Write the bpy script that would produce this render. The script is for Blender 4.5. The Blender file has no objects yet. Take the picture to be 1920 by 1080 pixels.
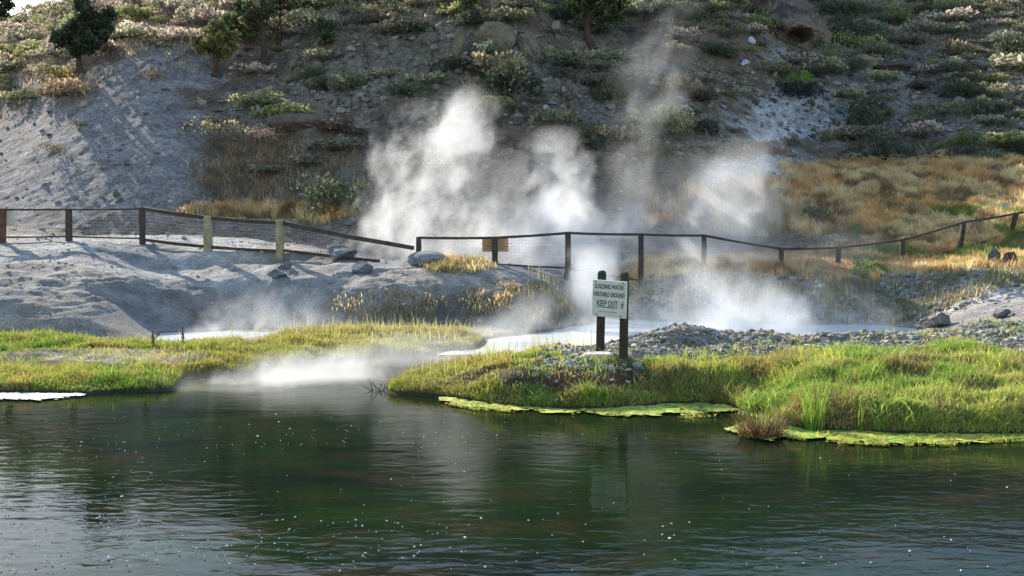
import bpy, bmesh, math, random
import numpy as np
from mathutils import Vector, Matrix
R = math.radians
rng = np.random.default_rng(11)
random.seed(5)
C = bpy.context.scene.collection
SC = bpy.context.scene

# ------------------------------------------------------------------ camera numbers
F = 2059.0; CAMZ = 3.5; PITCH = math.atan(145.0 / F)
CP, SP = math.cos(PITCH), math.sin(PITCH)
def ray(u, v):
    a = (u - 960.0) / F; b = (540.0 - v) / F
    return a, CP + b * SP, -SP + b * CP
def at(u, v, Y):
    x, y, z = ray(u, v); t = Y / y
    return np.array([x * t, Y, CAMZ + z * t])
def y_of(v, z):
    x, y, dz = ray(960, v)
    return (z - CAMZ) / dz * y
def proj(X, Y, Z):
    d = Y * CP - (Z - CAMZ) * SP
    up = Y * SP + (Z - CAMZ) * CP
    return 960 + F * X / d, 540 - F * up / d

# ------------------------------------------------------------------ noise
def _h(i, j, s):
    n = (i.astype(np.int64) * 374761393 + j.astype(np.int64) * 668265263 + s * 974711) & 0x7fffffff
    n = ((n ^ (n >> 13)) * 1274126177) & 0x7fffffff
    n = ((n ^ (n >> 16)) * 2246822519) & 0x7fffffff
    return ((n ^ (n >> 15)) & 0xffffff) / float(0xffffff)
def vnoise(x, y, s=0):
    i = np.floor(x); j = np.floor(y); fx = x - i; fy = y - j
    fx = fx * fx * fx * (fx * (fx * 6 - 15) + 10); fy = fy * fy * fy * (fy * (fy * 6 - 15) + 10)
    a = _h(i, j, s); b = _h(i + 1, j, s); c = _h(i, j + 1, s); d = _h(i + 1, j + 1, s)
    return (a + (b - a) * fx) * (1 - fy) + (c + (d - c) * fx) * fy
def fbm(x, y, s=0, o=4, g=0.5):
    t = 0; a = 1; n = 0
    for k in range(o):
        c, sn = math.cos(k * 0.7 + s), math.sin(k * 0.7 + s)
        t = t + a * vnoise((x * c - y * sn) * 2 ** k + 17.3 * k, (x * sn + y * c) * 2 ** k + 5.1 * k, s + k); n += a; a *= g
    return t / n
def worley(x, y, s=0):
    i0 = np.floor(x); j0 = np.floor(y); d1 = np.full(np.shape(x), 9.0); d2 = d1.copy(); idv = np.zeros(np.shape(x))
    for di in (-1, 0, 1):
        for dj in (-1, 0, 1):
            i = i0 + di; j = j0 + dj
            px = i + _h(i, j, s); py = j + _h(i, j, s + 71)
            d = np.hypot(px - x, py - y); hv = _h(i, j, s + 133)
            cl = d < d1
            d2 = np.where(cl, d1, np.minimum(d2, d)); idv = np.where(cl, hv, idv); d1 = np.where(cl, d, d1)
    return d1, d2, idv
def sst(a, b, x):
    t = np.clip((x - a) / (b - a), 0, 1); return t * t * (3 - 2 * t)

# ------------------------------------------------------------------ terrain profiles: (v,z) seen points, ('h',Y,z) unseen ones, then the hill
def P(u, pts, base, segs):
    Ys, Zs = [0.0, 2.0, 5.0, 8.5], [2.0, 1.9, 0.9, -0.5]
    first = True
    for p in pts:
        if p[0] == 'h': Y, z = p[1], p[2]
        else: Y, z = y_of(p[0], p[1]), p[1]
        if first:
            Ys.append(Y - 0.5); Zs.append(-0.55); first = False
        Y = max(Y, Ys[-1] + 0.12)
        Ys.append(Y); Zs.append(z)
    Y, z = base
    Ys.append(max(Y, Ys[-1] + .3)); Zs.append(z); Y = Ys[-1]
    for v, s in segs:
        k = (395.0 - v) / F
        Y2 = (CAMZ - z + s * Y) / (s - k) if s - k > 0.02 else 150
        Y2 = min(Y2, 150.0)
        if Y2 <= Y: continue
        z = z + s * (Y2 - Y); Y = Y2; Ys.append(Y); Zs.append(z)
    Ys += [Y + 12, Y + 30, Y + 90]; Zs += [z + 0.4, z - 2.5, z - 22]
    return u, np.array(Ys), np.array(Zs)
L0 = [(738, 0), (725, .12), (705, .22), (670, .27), (645, .28), (628, .30), (600, .65), (560, 1.15), (520, 1.6), (490, 1.95), (455, 2.45), ('h', 40, 2.6), ('h', 44, 2.5)]
R0 = [(818, 0), (775, .3), (745, .45), (700, .68), (660, .85), (640, .9), (615, .95), (590, .95), (560, 1.0), (525, 1.25), (500, 1.5), (475, 1.8)]
COLS = [
 P(-500, L0, (50, 2.8), [(150, .40), (70, .32)]),
 P(-200, L0, (50, 2.8), [(150, .40), (60, .32)]),
 P(0, L0, (50, 2.8), [(150, .38), (42, .30)]),
 P(160, [(741, 0), (727, .12), (703, .22), (665, .27), (645, .27), (630, .25), (600, .62), (560, 1.1), (520, 1.6), (490, 1.95), (455, 2.45), ('h', 39.5, 2.6), ('h', 44, 2.2)], (49, 2.5), [(110, .58), (22, .30)]),
 P(300, [(735, 0), (718, .14), (690, .24), (662, .26), (650, .2), (645, -.1), (632, -.1), (627, .02), (540, 1.19), (505, 1.6), (485, 1.95), (462, 2.3), ('h', 38.5, 2.5), (440, 2.6), ('h', 44, 2.0)], (48.5, 2.4), [(110, .62), (0, .33)]),
 P(450, [(704, 0), (688, .17), (668, .27), (655, .28), (641, .22), (634, -.1), (625, -.1), (618, .05), (530, 1.29), (505, 1.65), (490, 1.85), (482, 2.0), (470, 2.2), (445, 2.5), ('h', 44, 1.8)], (48, 2.3), [(400, .4), (330, .5), (100, .62), (-190, .43)]),
 P(560, [(688, 0), (665, .2), (640, .28), (625, .28), (616, .05), (530, 1.32), (505, 1.66), (492, 1.83), (480, 2.02), (470, 2.2), ('h', 40, 2.35), ('h', 44, 1.7)], (48, 2.2), [(400, .45), (80, .66), (-210, .43)]),
 P(680, [(676, 0), (656, .18), (640, .25), (616, .28), (608, .25), (530, 1.38), (505, 1.68), (495, 1.8), (487, 1.88), ('h', 38.5, 1.8), ('h', 42, 1.0)], (47.5, 1.8), [(50, .7), (-215, .43)]),
 P(720, [(740, 0), (722, .14), (712, .0), ('h', 23.2, -.15), ('h', 25, -.15), (670, 0), (655, .18), (640, .25), (616, .28), (608, .25), (530, 1.38), (505, 1.68), (495, 1.8), (487, 1.88), ('h', 38.5, 1.8), ('h', 42, 1.0)], (47.5, 1.8), [(60, .7), (-215, .43)]),
 P(850, [(750, 0), (735, .12), (715, .25), (695, .32), (687, .22), (683, 0), ('h', 25.2, -.15), (658, 0), (646, .13), (630, .22), (610, .26), (600, .34), (560, .9), (525, 1.4), (500, 1.75), (495, 1.8), ('h', 37, 1.8), ('h', 40, .8)], (47, 1.6), [(110, .7), (40, 1.3), (-160, .46)]),
 P(960, [(766, 0), (750, .12), (725, .35), (700, .55), (675, .6), (662, .5), ('h', 25, .1), ('h', 25.8, -.15), ('h', 29.6, -.15), (632, 0), (615, .15), (600, .35), (560, .9), (525, 1.35), (503, 1.65), (498, 1.65), ('h', 38.5, 1.5), ('h', 41, .6)], (47, 1.4), [(110, .72), (35, 1.25), (-180, .48)]),
 P(1065, [(770, 0), (755, .12), (730, .3), (700, .55), (670, .68), (650, .6), ('h', 25, .1), ('h', 26, -.15), ('h', 32, -.15), (612, 0), (598, .3), (560, .75), (525, 1.2), (510, 1.4), (502, 1.5), ('h', 39.5, 1.2), ('h', 42, .3)], (47, 1.3), [(60, .68), (-190, .48)]),
 P(1120, [(770, 0), (755, .12), (730, .35), (700, .55), (670, .72), (655, .7), ('h', 24.5, .2), ('h', 25.5, -.15), ('h', 37, -.15), ('h', 41, .1), ('h', 44, .5)], (47, 1.2), [(70, .66), (-190, .48)]),
 P(1200, [(766, 0), (750, .15), (720, .38), (690, .6), (665, .78), (650, .8), (640, .85), (632, .8), ('h', 25.5, .1), ('h', 26.5, -.15), ('h', 34.5, -.15), (600, 0), (580, .3), (540, .85), (510, 1.3), (490, 1.55), ('h', 44, 1.3)], (47, 1.4), [(120, .62), (-200, .46)]),
 P(1270, [(758, 0), (745, .15), (715, .42), (690, .6), (665, .72), (650, .75), (630, .95), (605, 1.15), ('h', 24.2, .9), ('h', 26.5, -.15), ('h', 33.5, -.15), (605, 0), (580, .35), (540, .9), (505, 1.4), (488, 1.6), ('h', 44, 1.3)], (47, 1.5), [(120, .62), (-200, .46)]),
 P(1400, [(778, 0), (755, .12), (735, .2), (700, .5), (670, .7), (650, .78), (640, .82), (628, .92), ('h', 25, .4), ('h', 26.5, -.15), ('h', 33.5, -.15), (607, 0), (580, .4), (545, .85), (510, 1.3), (490, 1.5), ('h', 45, 1.2)], (47, 1.5), [(300, .40), (100, .55), (-210, .43)]),
 P(1490, [(806, 0), (762, .30), (740, .40), (700, .6), (665, .76), (645, .84), (630, .93), ('h', 24.5, .5), ('h', 26, -.15), ('h', 33, -.15), (610, 0), (590, .25), (560, .6), (525, 1.1), (500, 1.4), (490, 1.5), ('h', 45, 1.3)], (47, 1.6), [(300, .30), (120, .50), (-210, .42)]),
 P(1560, [(811, 0), (765, .33), (740, .45), (700, .65), (665, .8), (645, .86), (630, .95), ('h', 24.5, .5), ('h', 26, -.15), ('h', 33, -.15), (610, 0), (590, .25), (560, .6), (525, 1.1), (500, 1.4), (490, 1.5)], (46, 1.7), [(300, .27), (130, .48), (-215, .42)]),
 P(1700, [(816, 0), (770, .33), (740, .48), (700, .68), (665, .82), (645, .9), (629, .98), ('h', 24.5, .6), ('h', 26, -.15), ('h', 32.4, -.15), (615, 0), (600, .1), (570, .45), (535, .95), (505, 1.3), (490, 1.5)], (46, 2.0), [(300, .25), (150, .46), (-220, .41)]),
 P(1840, [(818, 0), (775, .3), (745, .45), (700, .68), (660, .85), (640, .9), (620, .9), (605, .9), ('h', 28, .4), (590, .6), (560, .9), (525, 1.25), (500, 1.5), (480, 1.7)], (46, 2.3), [(300, .26), (130, .44), (-220, .41)]),
 P(1940, R0, (46, 2.4), [(300, .26), (130, .44), (-220, .41)]),
 P(2420, R0, (46, 2.4), [(300, .26), (130, .44), (-220, .41)]),
]
NT = 1000
TS = np.linspace(-0.60, 0.60, NT)
YS = np.concatenate([np.linspace(1, 15, 30)[:-1], np.geomspace(15, 48, 620)[:-1], np.geomspace(48, 125, 560)[:-1], np.geomspace(125, 240, 60)])
NY = len(YS)
def gsm(a, sig, ax):
    r = int(sig * 3) + 1; k = np.exp(-0.5 * (np.arange(-r, r + 1) / sig) ** 2); k /= k.sum()
    p = [(0, 0), (0, 0)]; p[ax] = (r, r); b = np.pad(a, p, mode='edge')
    n = a.shape[ax]; out = np.zeros_like(a)
    for i, w in enumerate(k):
        out += w * (b[i:i + n] if ax == 0 else b[:, i:i + n])
    return out
prof = np.stack([np.interp(YS, c[1], c[2]) for c in COLS])            # (ncol, NY)
cu = np.array([(c[0] - 960) / F for c in COLS])
Zg = np.stack([np.interp(TS, cu, prof[:, j]) for j in range(NY)])      # (NY, NT)
Zg = gsm(Zg, 9.0, 1)
Zg = gsm(Zg, 1.6, 0)
Tm, Ym = np.meshgrid(TS, YS); Xm = Tm * Ym
Um, Vm = proj(Xm, Ym, Zg)
hillw = sst(46, 52, Ym)
# where the slope is a bare talus, a grassy slope, a rocky face
rocky = np.exp(-(((Um - 850) / 330) ** 2 + ((Vm - 140) / 120) ** 2)) * hillw
ledge = np.exp(-(((Um - 1650) / 190) ** 2 + ((Vm - 115) / 26) ** 2)) * hillw
d1, d2, idv = worley(Xm / 1.5 + .7 * fbm(Xm * .8, Ym * .8, 3, 2), Ym / 1.3, 2)
e1, e2, ide = worley(Xm / .55, Ym / .5, 9)
n_big = fbm(Xm / 9, Ym / 9, 21, 3) - .5
n_mid = fbm(Xm / 2.2, Ym / 2.2, 5, 4) - .5
n_sm = fbm(Xm / .5, Ym / .5, 8, 3) - .5
talus = np.exp(-(((Um - 260) / 150) ** 2 + ((Vm - 290) / 150) ** 2)) * hillw
talus = np.clip(talus * 1.6 + np.exp(-(((Um - 20) / 170) ** 2 + ((Vm - 320) / 110) ** 2)) * hillw * 1.5, 0, 1)
dz = hillw * (n_big * 1.6 * (1 - .6 * talus) + n_mid * (.55 * (1 - .8 * talus) + .5 * rocky) + n_sm * .12)
dz += (rocky * 1.2 + ledge * .9) * ((idv - .5) * .9 + (.25 - np.minimum(d2 - d1, .25)) * -1.2) + (rocky + ledge) * (ide - .5) * .35
# terrace, mound and banks
terr = (1 - hillw) * sst(.5, 1.1, Zg) * sst(26, 29, Ym)
dz += terr * (n_mid * .22 + n_sm * .11 + (ide - .5) * .05 * sst(36, 33, Ym))
gul = np.abs(fbm(Xm / 1.1 + Ym * .15, Ym / 4.0, 31, 3) - .5)              # rills down the mound's front
crust = fbm(Xm / 1.6, Zg / .16 + Ym * .15, 33, 3) - .5
dz += terr * sst(35.5, 32, Ym) * crust * .20 * (.45 + .65 * sst(350, 150, Um) + .5 * sst(560, 640, Um))
bank = (1 - hillw) * sst(.02, .2, Zg) * sst(29, 26, Ym) * sst(12, 14, Ym)
hum1, hum2, humi = worley(Xm / 1.25 + .5 * n_mid, Ym / 1.15, 14)
hbk = fbm(Xm / 1.5, Ym / .8, 15, 4) - .5
dz += bank * sst(.08, .35, Zg) * ((.5 - hum1) * .10 * (.4 + humi) + hbk * .36 + n_sm * .05)
Zg = Zg + dz
# foreground water stays open
def ztab(X, Y):
    X = np.asarray(X, float); Y = np.asarray(Y, float)
    t = np.clip((X / np.maximum(Y, .5) - TS[0]) / (TS[1] - TS[0]), 0, NT - 1.001)
    j = np.interp(Y, YS, np.arange(NY)); j = np.clip(j, 0, NY - 1.001)
    a = t.astype(int); b = j.astype(int); fa = t - a; fb = j - b
    return (Zg[b, a] * (1 - fa) + Zg[b, a + 1] * fa) * (1 - fb) + (Zg[b + 1, a] * (1 - fa) + Zg[b + 1, a + 1] * fa) * fb
_YR = np.concatenate([np.linspace(10, 60, 2500), np.linspace(60.02, 200, 2500)])
def hit(u, v, ymin=10):
    x, y, z = ray(u, v)
    Yr = _YR[_YR > ymin]; t = Yr / y
    X = x * t; Zr = CAMZ + z * t; zt = np.maximum(ztab(X, Yr), 0.0)
    i = np.argmax(Zr <= zt)
    return np.array([X[i], Yr[i], zt[i]])

# ------------------------------------------------------------------ object helpers
def tag(o, label=None, cat=None, group=None, kind=None):
    if label: o['label'] = label
    if cat: o['category'] = cat
    if group: o['group'] = group
    if kind: o['kind'] = kind
    return o
def empty(name, loc, rz=0):
    o = bpy.data.objects.new(name, None); C.objects.link(o); o.location = loc; o.rotation_euler = (0, 0, rz)
    o.empty_display_size = .2
    return o
def npmesh(name, V, faces, cols=None, smooth=False):
    """faces: list of int arrays (n,3) or (n,4)"""
    me = bpy.data.meshes.new(name)
    V = np.asarray(V, np.float32)
    faces = [np.asarray(f, np.int32) for f in faces if len(f)]
    me.vertices.add(len(V)); me.vertices.foreach_set('co', V.ravel())
    nl = sum(f.size for f in faces); nf = sum(len(f) for f in faces)
    me.loops.add(nl); me.polygons.add(nf)
    me.loops.foreach_set('vertex_index', np.concatenate([f.ravel() for f in faces]))
    tot = np.concatenate([np.full(len(f), f.shape[1], np.int32) for f in faces])
    st = np.concatenate([[0], np.cumsum(tot)[:-1]]).astype(np.int32)
    me.polygons.foreach_set('loop_start', st)
    if smooth: me.polygons.foreach_set('use_smooth', np.ones(nf, bool))
    else: me.polygons.foreach_set('use_smooth', np.zeros(nf, bool))
    if cols is not None:
        a = me.color_attributes.new('tint', 'FLOAT_COLOR', 'POINT')
        c = np.ones((len(V), 4), np.float32); c[:, :3] = cols
        a.data.foreach_set('color', c.ravel())
    me.update(calc_edges=True); me.validate()
    return me
def obj(name, me, mat=None, parent=None, loc=None):
    o = bpy.data.objects.new(name, me); C.objects.link(o)
    if mat is not None:
        me.materials.clear(); me.materials.append(mat)
    if parent is not None: o.parent = parent
    if loc is not None: o.location = loc
    return o
class MB:
    """collects boxes, tubes and loose faces into one mesh"""
    def __init__(s): s.V = []; s.F3 = []; s.F4 = []; s.n = 0; s.col = []
    def add(s, V, F3=(), F4=(), col=None):
        V = np.asarray(V, float)
        if len(F3): s.F3.append(np.asarray(F3, int) + s.n)
        if len(F4): s.F4.append(np.asarray(F4, int) + s.n)
        s.V.append(V); s.n += len(V)
        s.col.append(np.tile(np.asarray(col if col is not None else (1, 1, 1), float), (len(V), 1)))
    def box(s, c, size, M=None, col=None):
        x, y, z = np.array(size) / 2
        V = np.array([[-x, -y, -z], [x, -y, -z], [x, y, -z], [-x, y, -z], [-x, -y, z], [x, -y, z], [x, y, z], [-x, y, z]])
        if M is not None: V = V @ np.array(M).T
        s.add(V + np.array(c), F4=[[3, 2, 1, 0], [4, 5, 6, 7], [0, 1, 5, 4], [1, 2, 6, 5], [2, 3, 7, 6], [3, 0, 4, 7]], col=col)
    def tube(s, pts, rad, n=6, col=None, jit=0):
        pts = np.asarray(pts, float); m = len(pts); rad = np.broadcast_to(rad, (m,))
        T = np.gradient(pts, axis=0); T /= np.linalg.norm(T, axis=1)[:, None] + 1e-9
        up = np.array([0, 0, 1.0]) if abs(T[0][2]) < .9 else np.array([1.0, 0, 0])
        V = []
        for i in range(m):
            a = np.cross(T[i], up); a /= np.linalg.norm(a) + 1e-9; b = np.cross(a, T[i])
            th = np.arange(n) * 2 * np.pi / n + .4
            r = rad[i] * (1 + jit * (rng.random(n) - .5))
            V.append(pts[i] + np.outer(np.cos(th) * r, a) + np.outer(np.sin(th) * r, b))
        V = np.concatenate(V + [pts[:1], pts[-1:]])
        q = [[i * n + k, i * n + (k + 1) % n, (i + 1) * n + (k + 1) % n, (i + 1) * n + k] for i in range(m - 1) for k in range(n)]
        t = [[m * n, (k + 1) % n, k] for k in range(n)] + [[m * n + 1, (m - 1) * n + k, (m - 1) * n + (k + 1) % n] for k in range(n)]
        s.add(V, t, q, col)
    def build(s, name, mat, parent=None, smooth=False, loc=None):
        me = npmesh(name, np.concatenate(s.V), [np.concatenate(s.F3) if s.F3 else [], np.concatenate(s.F4) if s.F4 else []], np.concatenate(s.col), smooth)
        return obj(name, me, mat, parent, loc)

# ------------------------------------------------------------------ materials
def nodes(name):
    m = bpy.data.materials.new(name); m.use_nodes = True
    nt = m.node_tree; nt.nodes.clear()
    out = nt.nodes.new('ShaderNodeOutputMaterial')
    return m, nt, out
def N(nt, t, **kw):
    n = nt.nodes.new(t)
    for k, v in kw.items():
        if k.startswith('i_'):
            n.inputs[k[2:].replace('_', ' ')].default_value = v
        else: setattr(n, k, v)
    return n
def mixc(nt, fac, a, b, mode='MIX'):
    n = nt.nodes.new('ShaderNodeMix'); n.data_type = 'RGBA'; n.blend_type = mode
    for s, v in ((n.inputs[0], fac), (n.inputs[6], a), (n.inputs[7], b)):
        if hasattr(v, 'links') or isinstance(v, bpy.types.NodeSocket): nt.links.new(v, s)
        else: s.default_value = v if not isinstance(v, tuple) else (*v, 1)[:4]
    return n.outputs[2]
def mapr(nt, val, a, b, c, d):
    n = nt.nodes.new('ShaderNodeMapRange'); nt.links.new(val, n.inputs[0])
    for i, x in enumerate((a, b, c, d)): n.inputs[i + 1].default_value = x
    return n.outputs[0]
def noise(nt, vec, scale, detail=4, rough=.55, dist=0.0):
    n = nt.nodes.new('ShaderNodeTexNoise'); n.inputs['Scale'].default_value = scale; n.inputs['Detail'].default_value = detail
    n.inputs['Roughness'].default_value = rough; n.inputs['Distortion'].default_value = dist
    if vec is not None: nt.links.new(vec, n.inputs['Vector'])
    return n.outputs[0]
def mat_tint(name, rough=.95, bumps=((6, .5, .03),), var=.35, vscale=3.0, spec=.2, fine=None):
    """rough matter whose own colour is the mesh's tint attribute, mottled by noise"""
    m, nt, out = nodes(name)
    b = N(nt, 'ShaderNodeBsdfPrincipled'); nt.links.new(b.outputs[0], out.inputs[0])
    b.inputs['Roughness'].default_value = rough; b.inputs['Specular IOR Level'].default_value = spec
    tc = N(nt, 'ShaderNodeTexCoord').outputs['Object']
    at_ = N(nt, 'ShaderNodeAttribute', attribute_name='tint').outputs['Color']
    n1 = noise(nt, tc, vscale, 6, .65)
    f = mapr(nt, n1, .3, .7, 1 - var, 1 + var)
    col = mixc(nt, 1.0, at_, f, 'MULTIPLY')
    if fine:
        n2 = noise(nt, tc, fine[0], 3, .7)
        col = mixc(nt, 1.0, col, mapr(nt, n2, .3, .7, 1 - fine[1], 1 + fine[1]), 'MULTIPLY')
    nt.links.new(col, b.inputs['Base Color'])
    prev = None
    for sc, st, d in bumps:
        bp = N(nt, 'ShaderNodeBump'); bp.inputs['Strength'].default_value = st; bp.inputs['Distance'].default_value = d
        nt.links.new(noise(nt, tc, sc, 5, .65), bp.inputs['Height'])
        if prev is not None: nt.links.new(prev, bp.inputs['Normal'])
        prev = bp.outputs[0]
    if prev is not None: nt.links.new(prev, b.inputs['Normal'])
    return m
def mat_leaf(name, trans=.45, tintcol=None, rnd=.3, tr_tint=(1, 1, 1)):
    """thin leaf or blade: colour from the tint attribute, lets light through"""
    m, nt, out = nodes(name)
    d = N(nt, 'ShaderNodeBsdfDiffuse'); t = N(nt, 'ShaderNodeBsdfTranslucent'); g = N(nt, 'ShaderNodeBsdfGlossy')
    g.inputs['Roughness'].default_value = .45
    at_ = N(nt, 'ShaderNodeAttribute', attribute_name='tint').outputs['Color']
    oi = N(nt, 'ShaderNodeObjectInfo').outputs['Random']
    col = mixc(nt, 1.0, at_, mapr(nt, oi, 0, 1, 1 - rnd, 1 + rnd), 'MULTIPLY')
    nt.links.new(col, d.inputs[0])
    nt.links.new(mixc(nt, 1.0, col, (*tr_tint, 1), 'MULTIPLY'), t.inputs[0])
    mx = N(nt, 'ShaderNodeMixShader'); mx.inputs[0].default_value = trans
    nt.links.new(d.outputs[0], mx.inputs[1]); nt.links.new(t.outputs[0], mx.inputs[2])
    m2 = N(nt, 'ShaderNodeMixShader'); m2.inputs[0].default_value = .03
    nt.links.new(mx.outputs[0], m2.inputs[1]); nt.links.new(g.outputs[0], m2.inputs[2])
    nt.links.new(m2.outputs[0], out.inputs[0])
    return m
EXPOSURE = 1.12; DENOISE = True
# ------------------------------------------------------------------ terrain colours (what the ground itself is made of)
def lerp(a, b, w): return a + (np.asarray(b) - a) * w[..., None]
Um, Vm = proj(Xm, Ym, Zg)
w1 = fbm(Xm / 1.6, Ym / 1.6, 41, 4); w2 = fbm(Xm / 5, Ym / 5, 43, 4); w3 = fbm(Xm / .35, Ym / .35, 47, 3)
def blob(u, v, su, sv, edge=.5, n=None, a=.35):
    d = 1 - np.sqrt(((Um - u) / su) ** 2 + ((Vm - v) / sv) ** 2) + ((w1 if n is None else n) - .5) * a * 2
    return sst(0, edge, d)
col = np.zeros(Zg.shape + (3,)); col[:] = (.055, .045, .03)
ter = np.maximum(sst(.45, .7, Zg + (w1 - .5) * .3) * sst(26, 28, Ym), sst(.03, .12, Zg + (w1 - .5) * .1) * sst(27.3, 28.3, Ym + (w1 - .5) + .8 * sst(450, 560, Um)))
col = lerp(col, (.27, .26, .245), ter)
col = lerp(col, (.34, .325, .30), ter * sst(32, 34.5, Ym) * sst(700, 560, Um))
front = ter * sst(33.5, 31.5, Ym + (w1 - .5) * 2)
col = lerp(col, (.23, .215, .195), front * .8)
col = lerp(col, (.30, .255, .20), ter * sst(.48, .66, w2) * .7)
col = lerp(col, (.15, .145, .14), ter * sst(.55, .70, fbm(Xm / 2.4, Ym / 1.2, 49, 4)) * .6)
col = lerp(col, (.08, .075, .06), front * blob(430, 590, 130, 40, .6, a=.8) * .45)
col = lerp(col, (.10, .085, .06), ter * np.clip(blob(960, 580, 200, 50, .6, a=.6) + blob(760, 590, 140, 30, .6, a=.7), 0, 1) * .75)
# grassy soil of the banks and wet mud at the water's edge
bk = sst(.03, .12, Zg) * sst(29, 27, Ym)
col = lerp(col, (.085, .075, .03), bk)
col = lerp(col, (.30, .25, .20), bk * blob(150, 668, 260, 16, .5, w1, .5))
col = lerp(col, (.10, .05, .03), bk * blob(90, 682, 110, 9, .5, w1, .5))
col = lerp(col, (.28, .24, .20), bk * blob(740, 636, 160, 12, .5, w1, .5))
col = lerp(col, (.07, .05, .035), bk * blob(1040, 700, 190, 40, .5, w1, .5))
col = lerp(col, (.16, .06, .03), bk * blob(1080, 705, 90, 16, .5, w1, .7) * .8)
grav = np.clip(blob(1290, 640, 150, 34, .4) + sst(1330, 1380, Um) * sst(20.6, 21.4, Ym + (w1 - .5) * 1.2) + blob(1150, 665, 130, 26, .5, w1, .4), 0, 1) * sst(.5, .65, Zg) * sst(29, 26, Ym) * sst(1060, 1120, Um)
col = lerp(col, (.24, .22, .19), grav)
# far bank right of the gap: pale mineral with dry soil
rb = sst(1130, 1200, Um) * sst(31, 33, Ym) * (1 - hillw)
col = lerp(col, (.26, .22, .16), rb)
col = lerp(col, (.44, .43, .42), rb * blob(1830, 560, 190, 40, .5))
col = lerp(col, (.36, .27, .15), rb * sst(38.5, 41, Ym + (w1 - .5) * 3))
# hill
hc = np.zeros_like(col); hc[:] = (.145, .108, .074)
hc = lerp(hc, (.20, .16, .12), sst(.42, .6, w2))
hc = lerp(hc, (.225, .205, .19), np.clip(blob(230, 280, 250, 190, .5) + blob(330, 130, 130, 50, .5) + blob(60, 330, 160, 120, .5), 0, 1))
hc = lerp(hc, (.21, .19, .17), blob(260, 300, 40, 140, .8, w1, .9) * .5)
hc = lerp(hc, (.15, .11, .075), blob(500, 330, 170, 110, .5))
hc = lerp(hc, (.36, .25, .13), np.clip(blob(480, 400, 230, 22, .5), 0, 1))
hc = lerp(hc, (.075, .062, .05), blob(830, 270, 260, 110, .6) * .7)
hc = lerp(hc, (.20, .175, .125), blob(870, 95, 210, 50, .6, w1, .7))
hc = lerp(hc, (.15, .135, .11), blob(1150, 200, 260, 160, .6) * .5)
hc = lerp(hc, (.40, .40, .40), np.clip(blob(1520, 100, 90, 26, .6) + blob(1500, 220, 150, 60, .5) + blob(1440, 310, 140, 55, .5) + blob(1700, 130, 180, 40, .6), 0, 1) * .85)
hc = lerp(hc, (.24, .225, .20), blob(1750, 200, 300, 90, .6) * .7)
hc = lerp(hc, (.10, .075, .055), blob(1660, 112, 130, 18, .5) * .9)
hc = lerp(hc, (.58, .40, .20), blob(1720, 370, 420, 85, .4, w1, .35))
hc = lerp(hc, (.36, .26, .15), blob(1400, 400, 220, 50, .5, w1, .35))
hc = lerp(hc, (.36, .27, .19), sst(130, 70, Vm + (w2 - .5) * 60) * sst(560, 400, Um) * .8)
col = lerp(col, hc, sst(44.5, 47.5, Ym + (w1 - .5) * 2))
col = lerp(col, (.05, .045, .03), sst(.16, .04, Zg + (w1 - .5) * .06) * sst(28, 27, Ym))     # wet at the waterline
col = lerp(col, (.03, .035, .02), sst(-.02, -.15, Zg))
col *= (.8 + .4 * w3)[..., None]
M_ground = mat_tint('ground_soil', .97, ((7, .9, .06), (30, .9, .02)), .32, 1.7, .1, (18, .45))
M_hill = mat_tint('hill_soil', .97, ((3, .6, .12), (12, .9, .06)), .38, .8, .1, (5, .5))
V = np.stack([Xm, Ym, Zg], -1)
def grid_mesh(name, j0, j1):
    v = V[j0:j1 + 1].reshape(-1, 3); c = col[j0:j1 + 1].reshape(-1, 3)
    n = j1 - j0 + 1; ids = np.arange(n * NT).reshape(n, NT)
    f = np.stack([ids[:-1, :-1], ids[:-1, 1:], ids[1:, 1:], ids[1:, :-1]], -1).reshape(-1, 4)
    return npmesh(name, v, [f], c, True)
JH = int(np.searchsorted(YS, 46.5))
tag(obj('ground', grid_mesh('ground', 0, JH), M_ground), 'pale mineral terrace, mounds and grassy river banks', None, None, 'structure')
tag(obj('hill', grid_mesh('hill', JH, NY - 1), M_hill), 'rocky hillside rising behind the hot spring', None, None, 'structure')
# ground sheet reaching the horizon, below everything
m = MB(); xs = np.array([-3000, -400, 400, 3000.]); 
m.add([[-3000, -2000, -6], [3000, -2000, -6], [3000, 4000, -6], [-3000, 4000, -6]], F4=[[0, 1, 2, 3]], col=(.2, .17, .13))
tag(m.build('plain', M_hill), None, None, None, 'structure')

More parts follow.
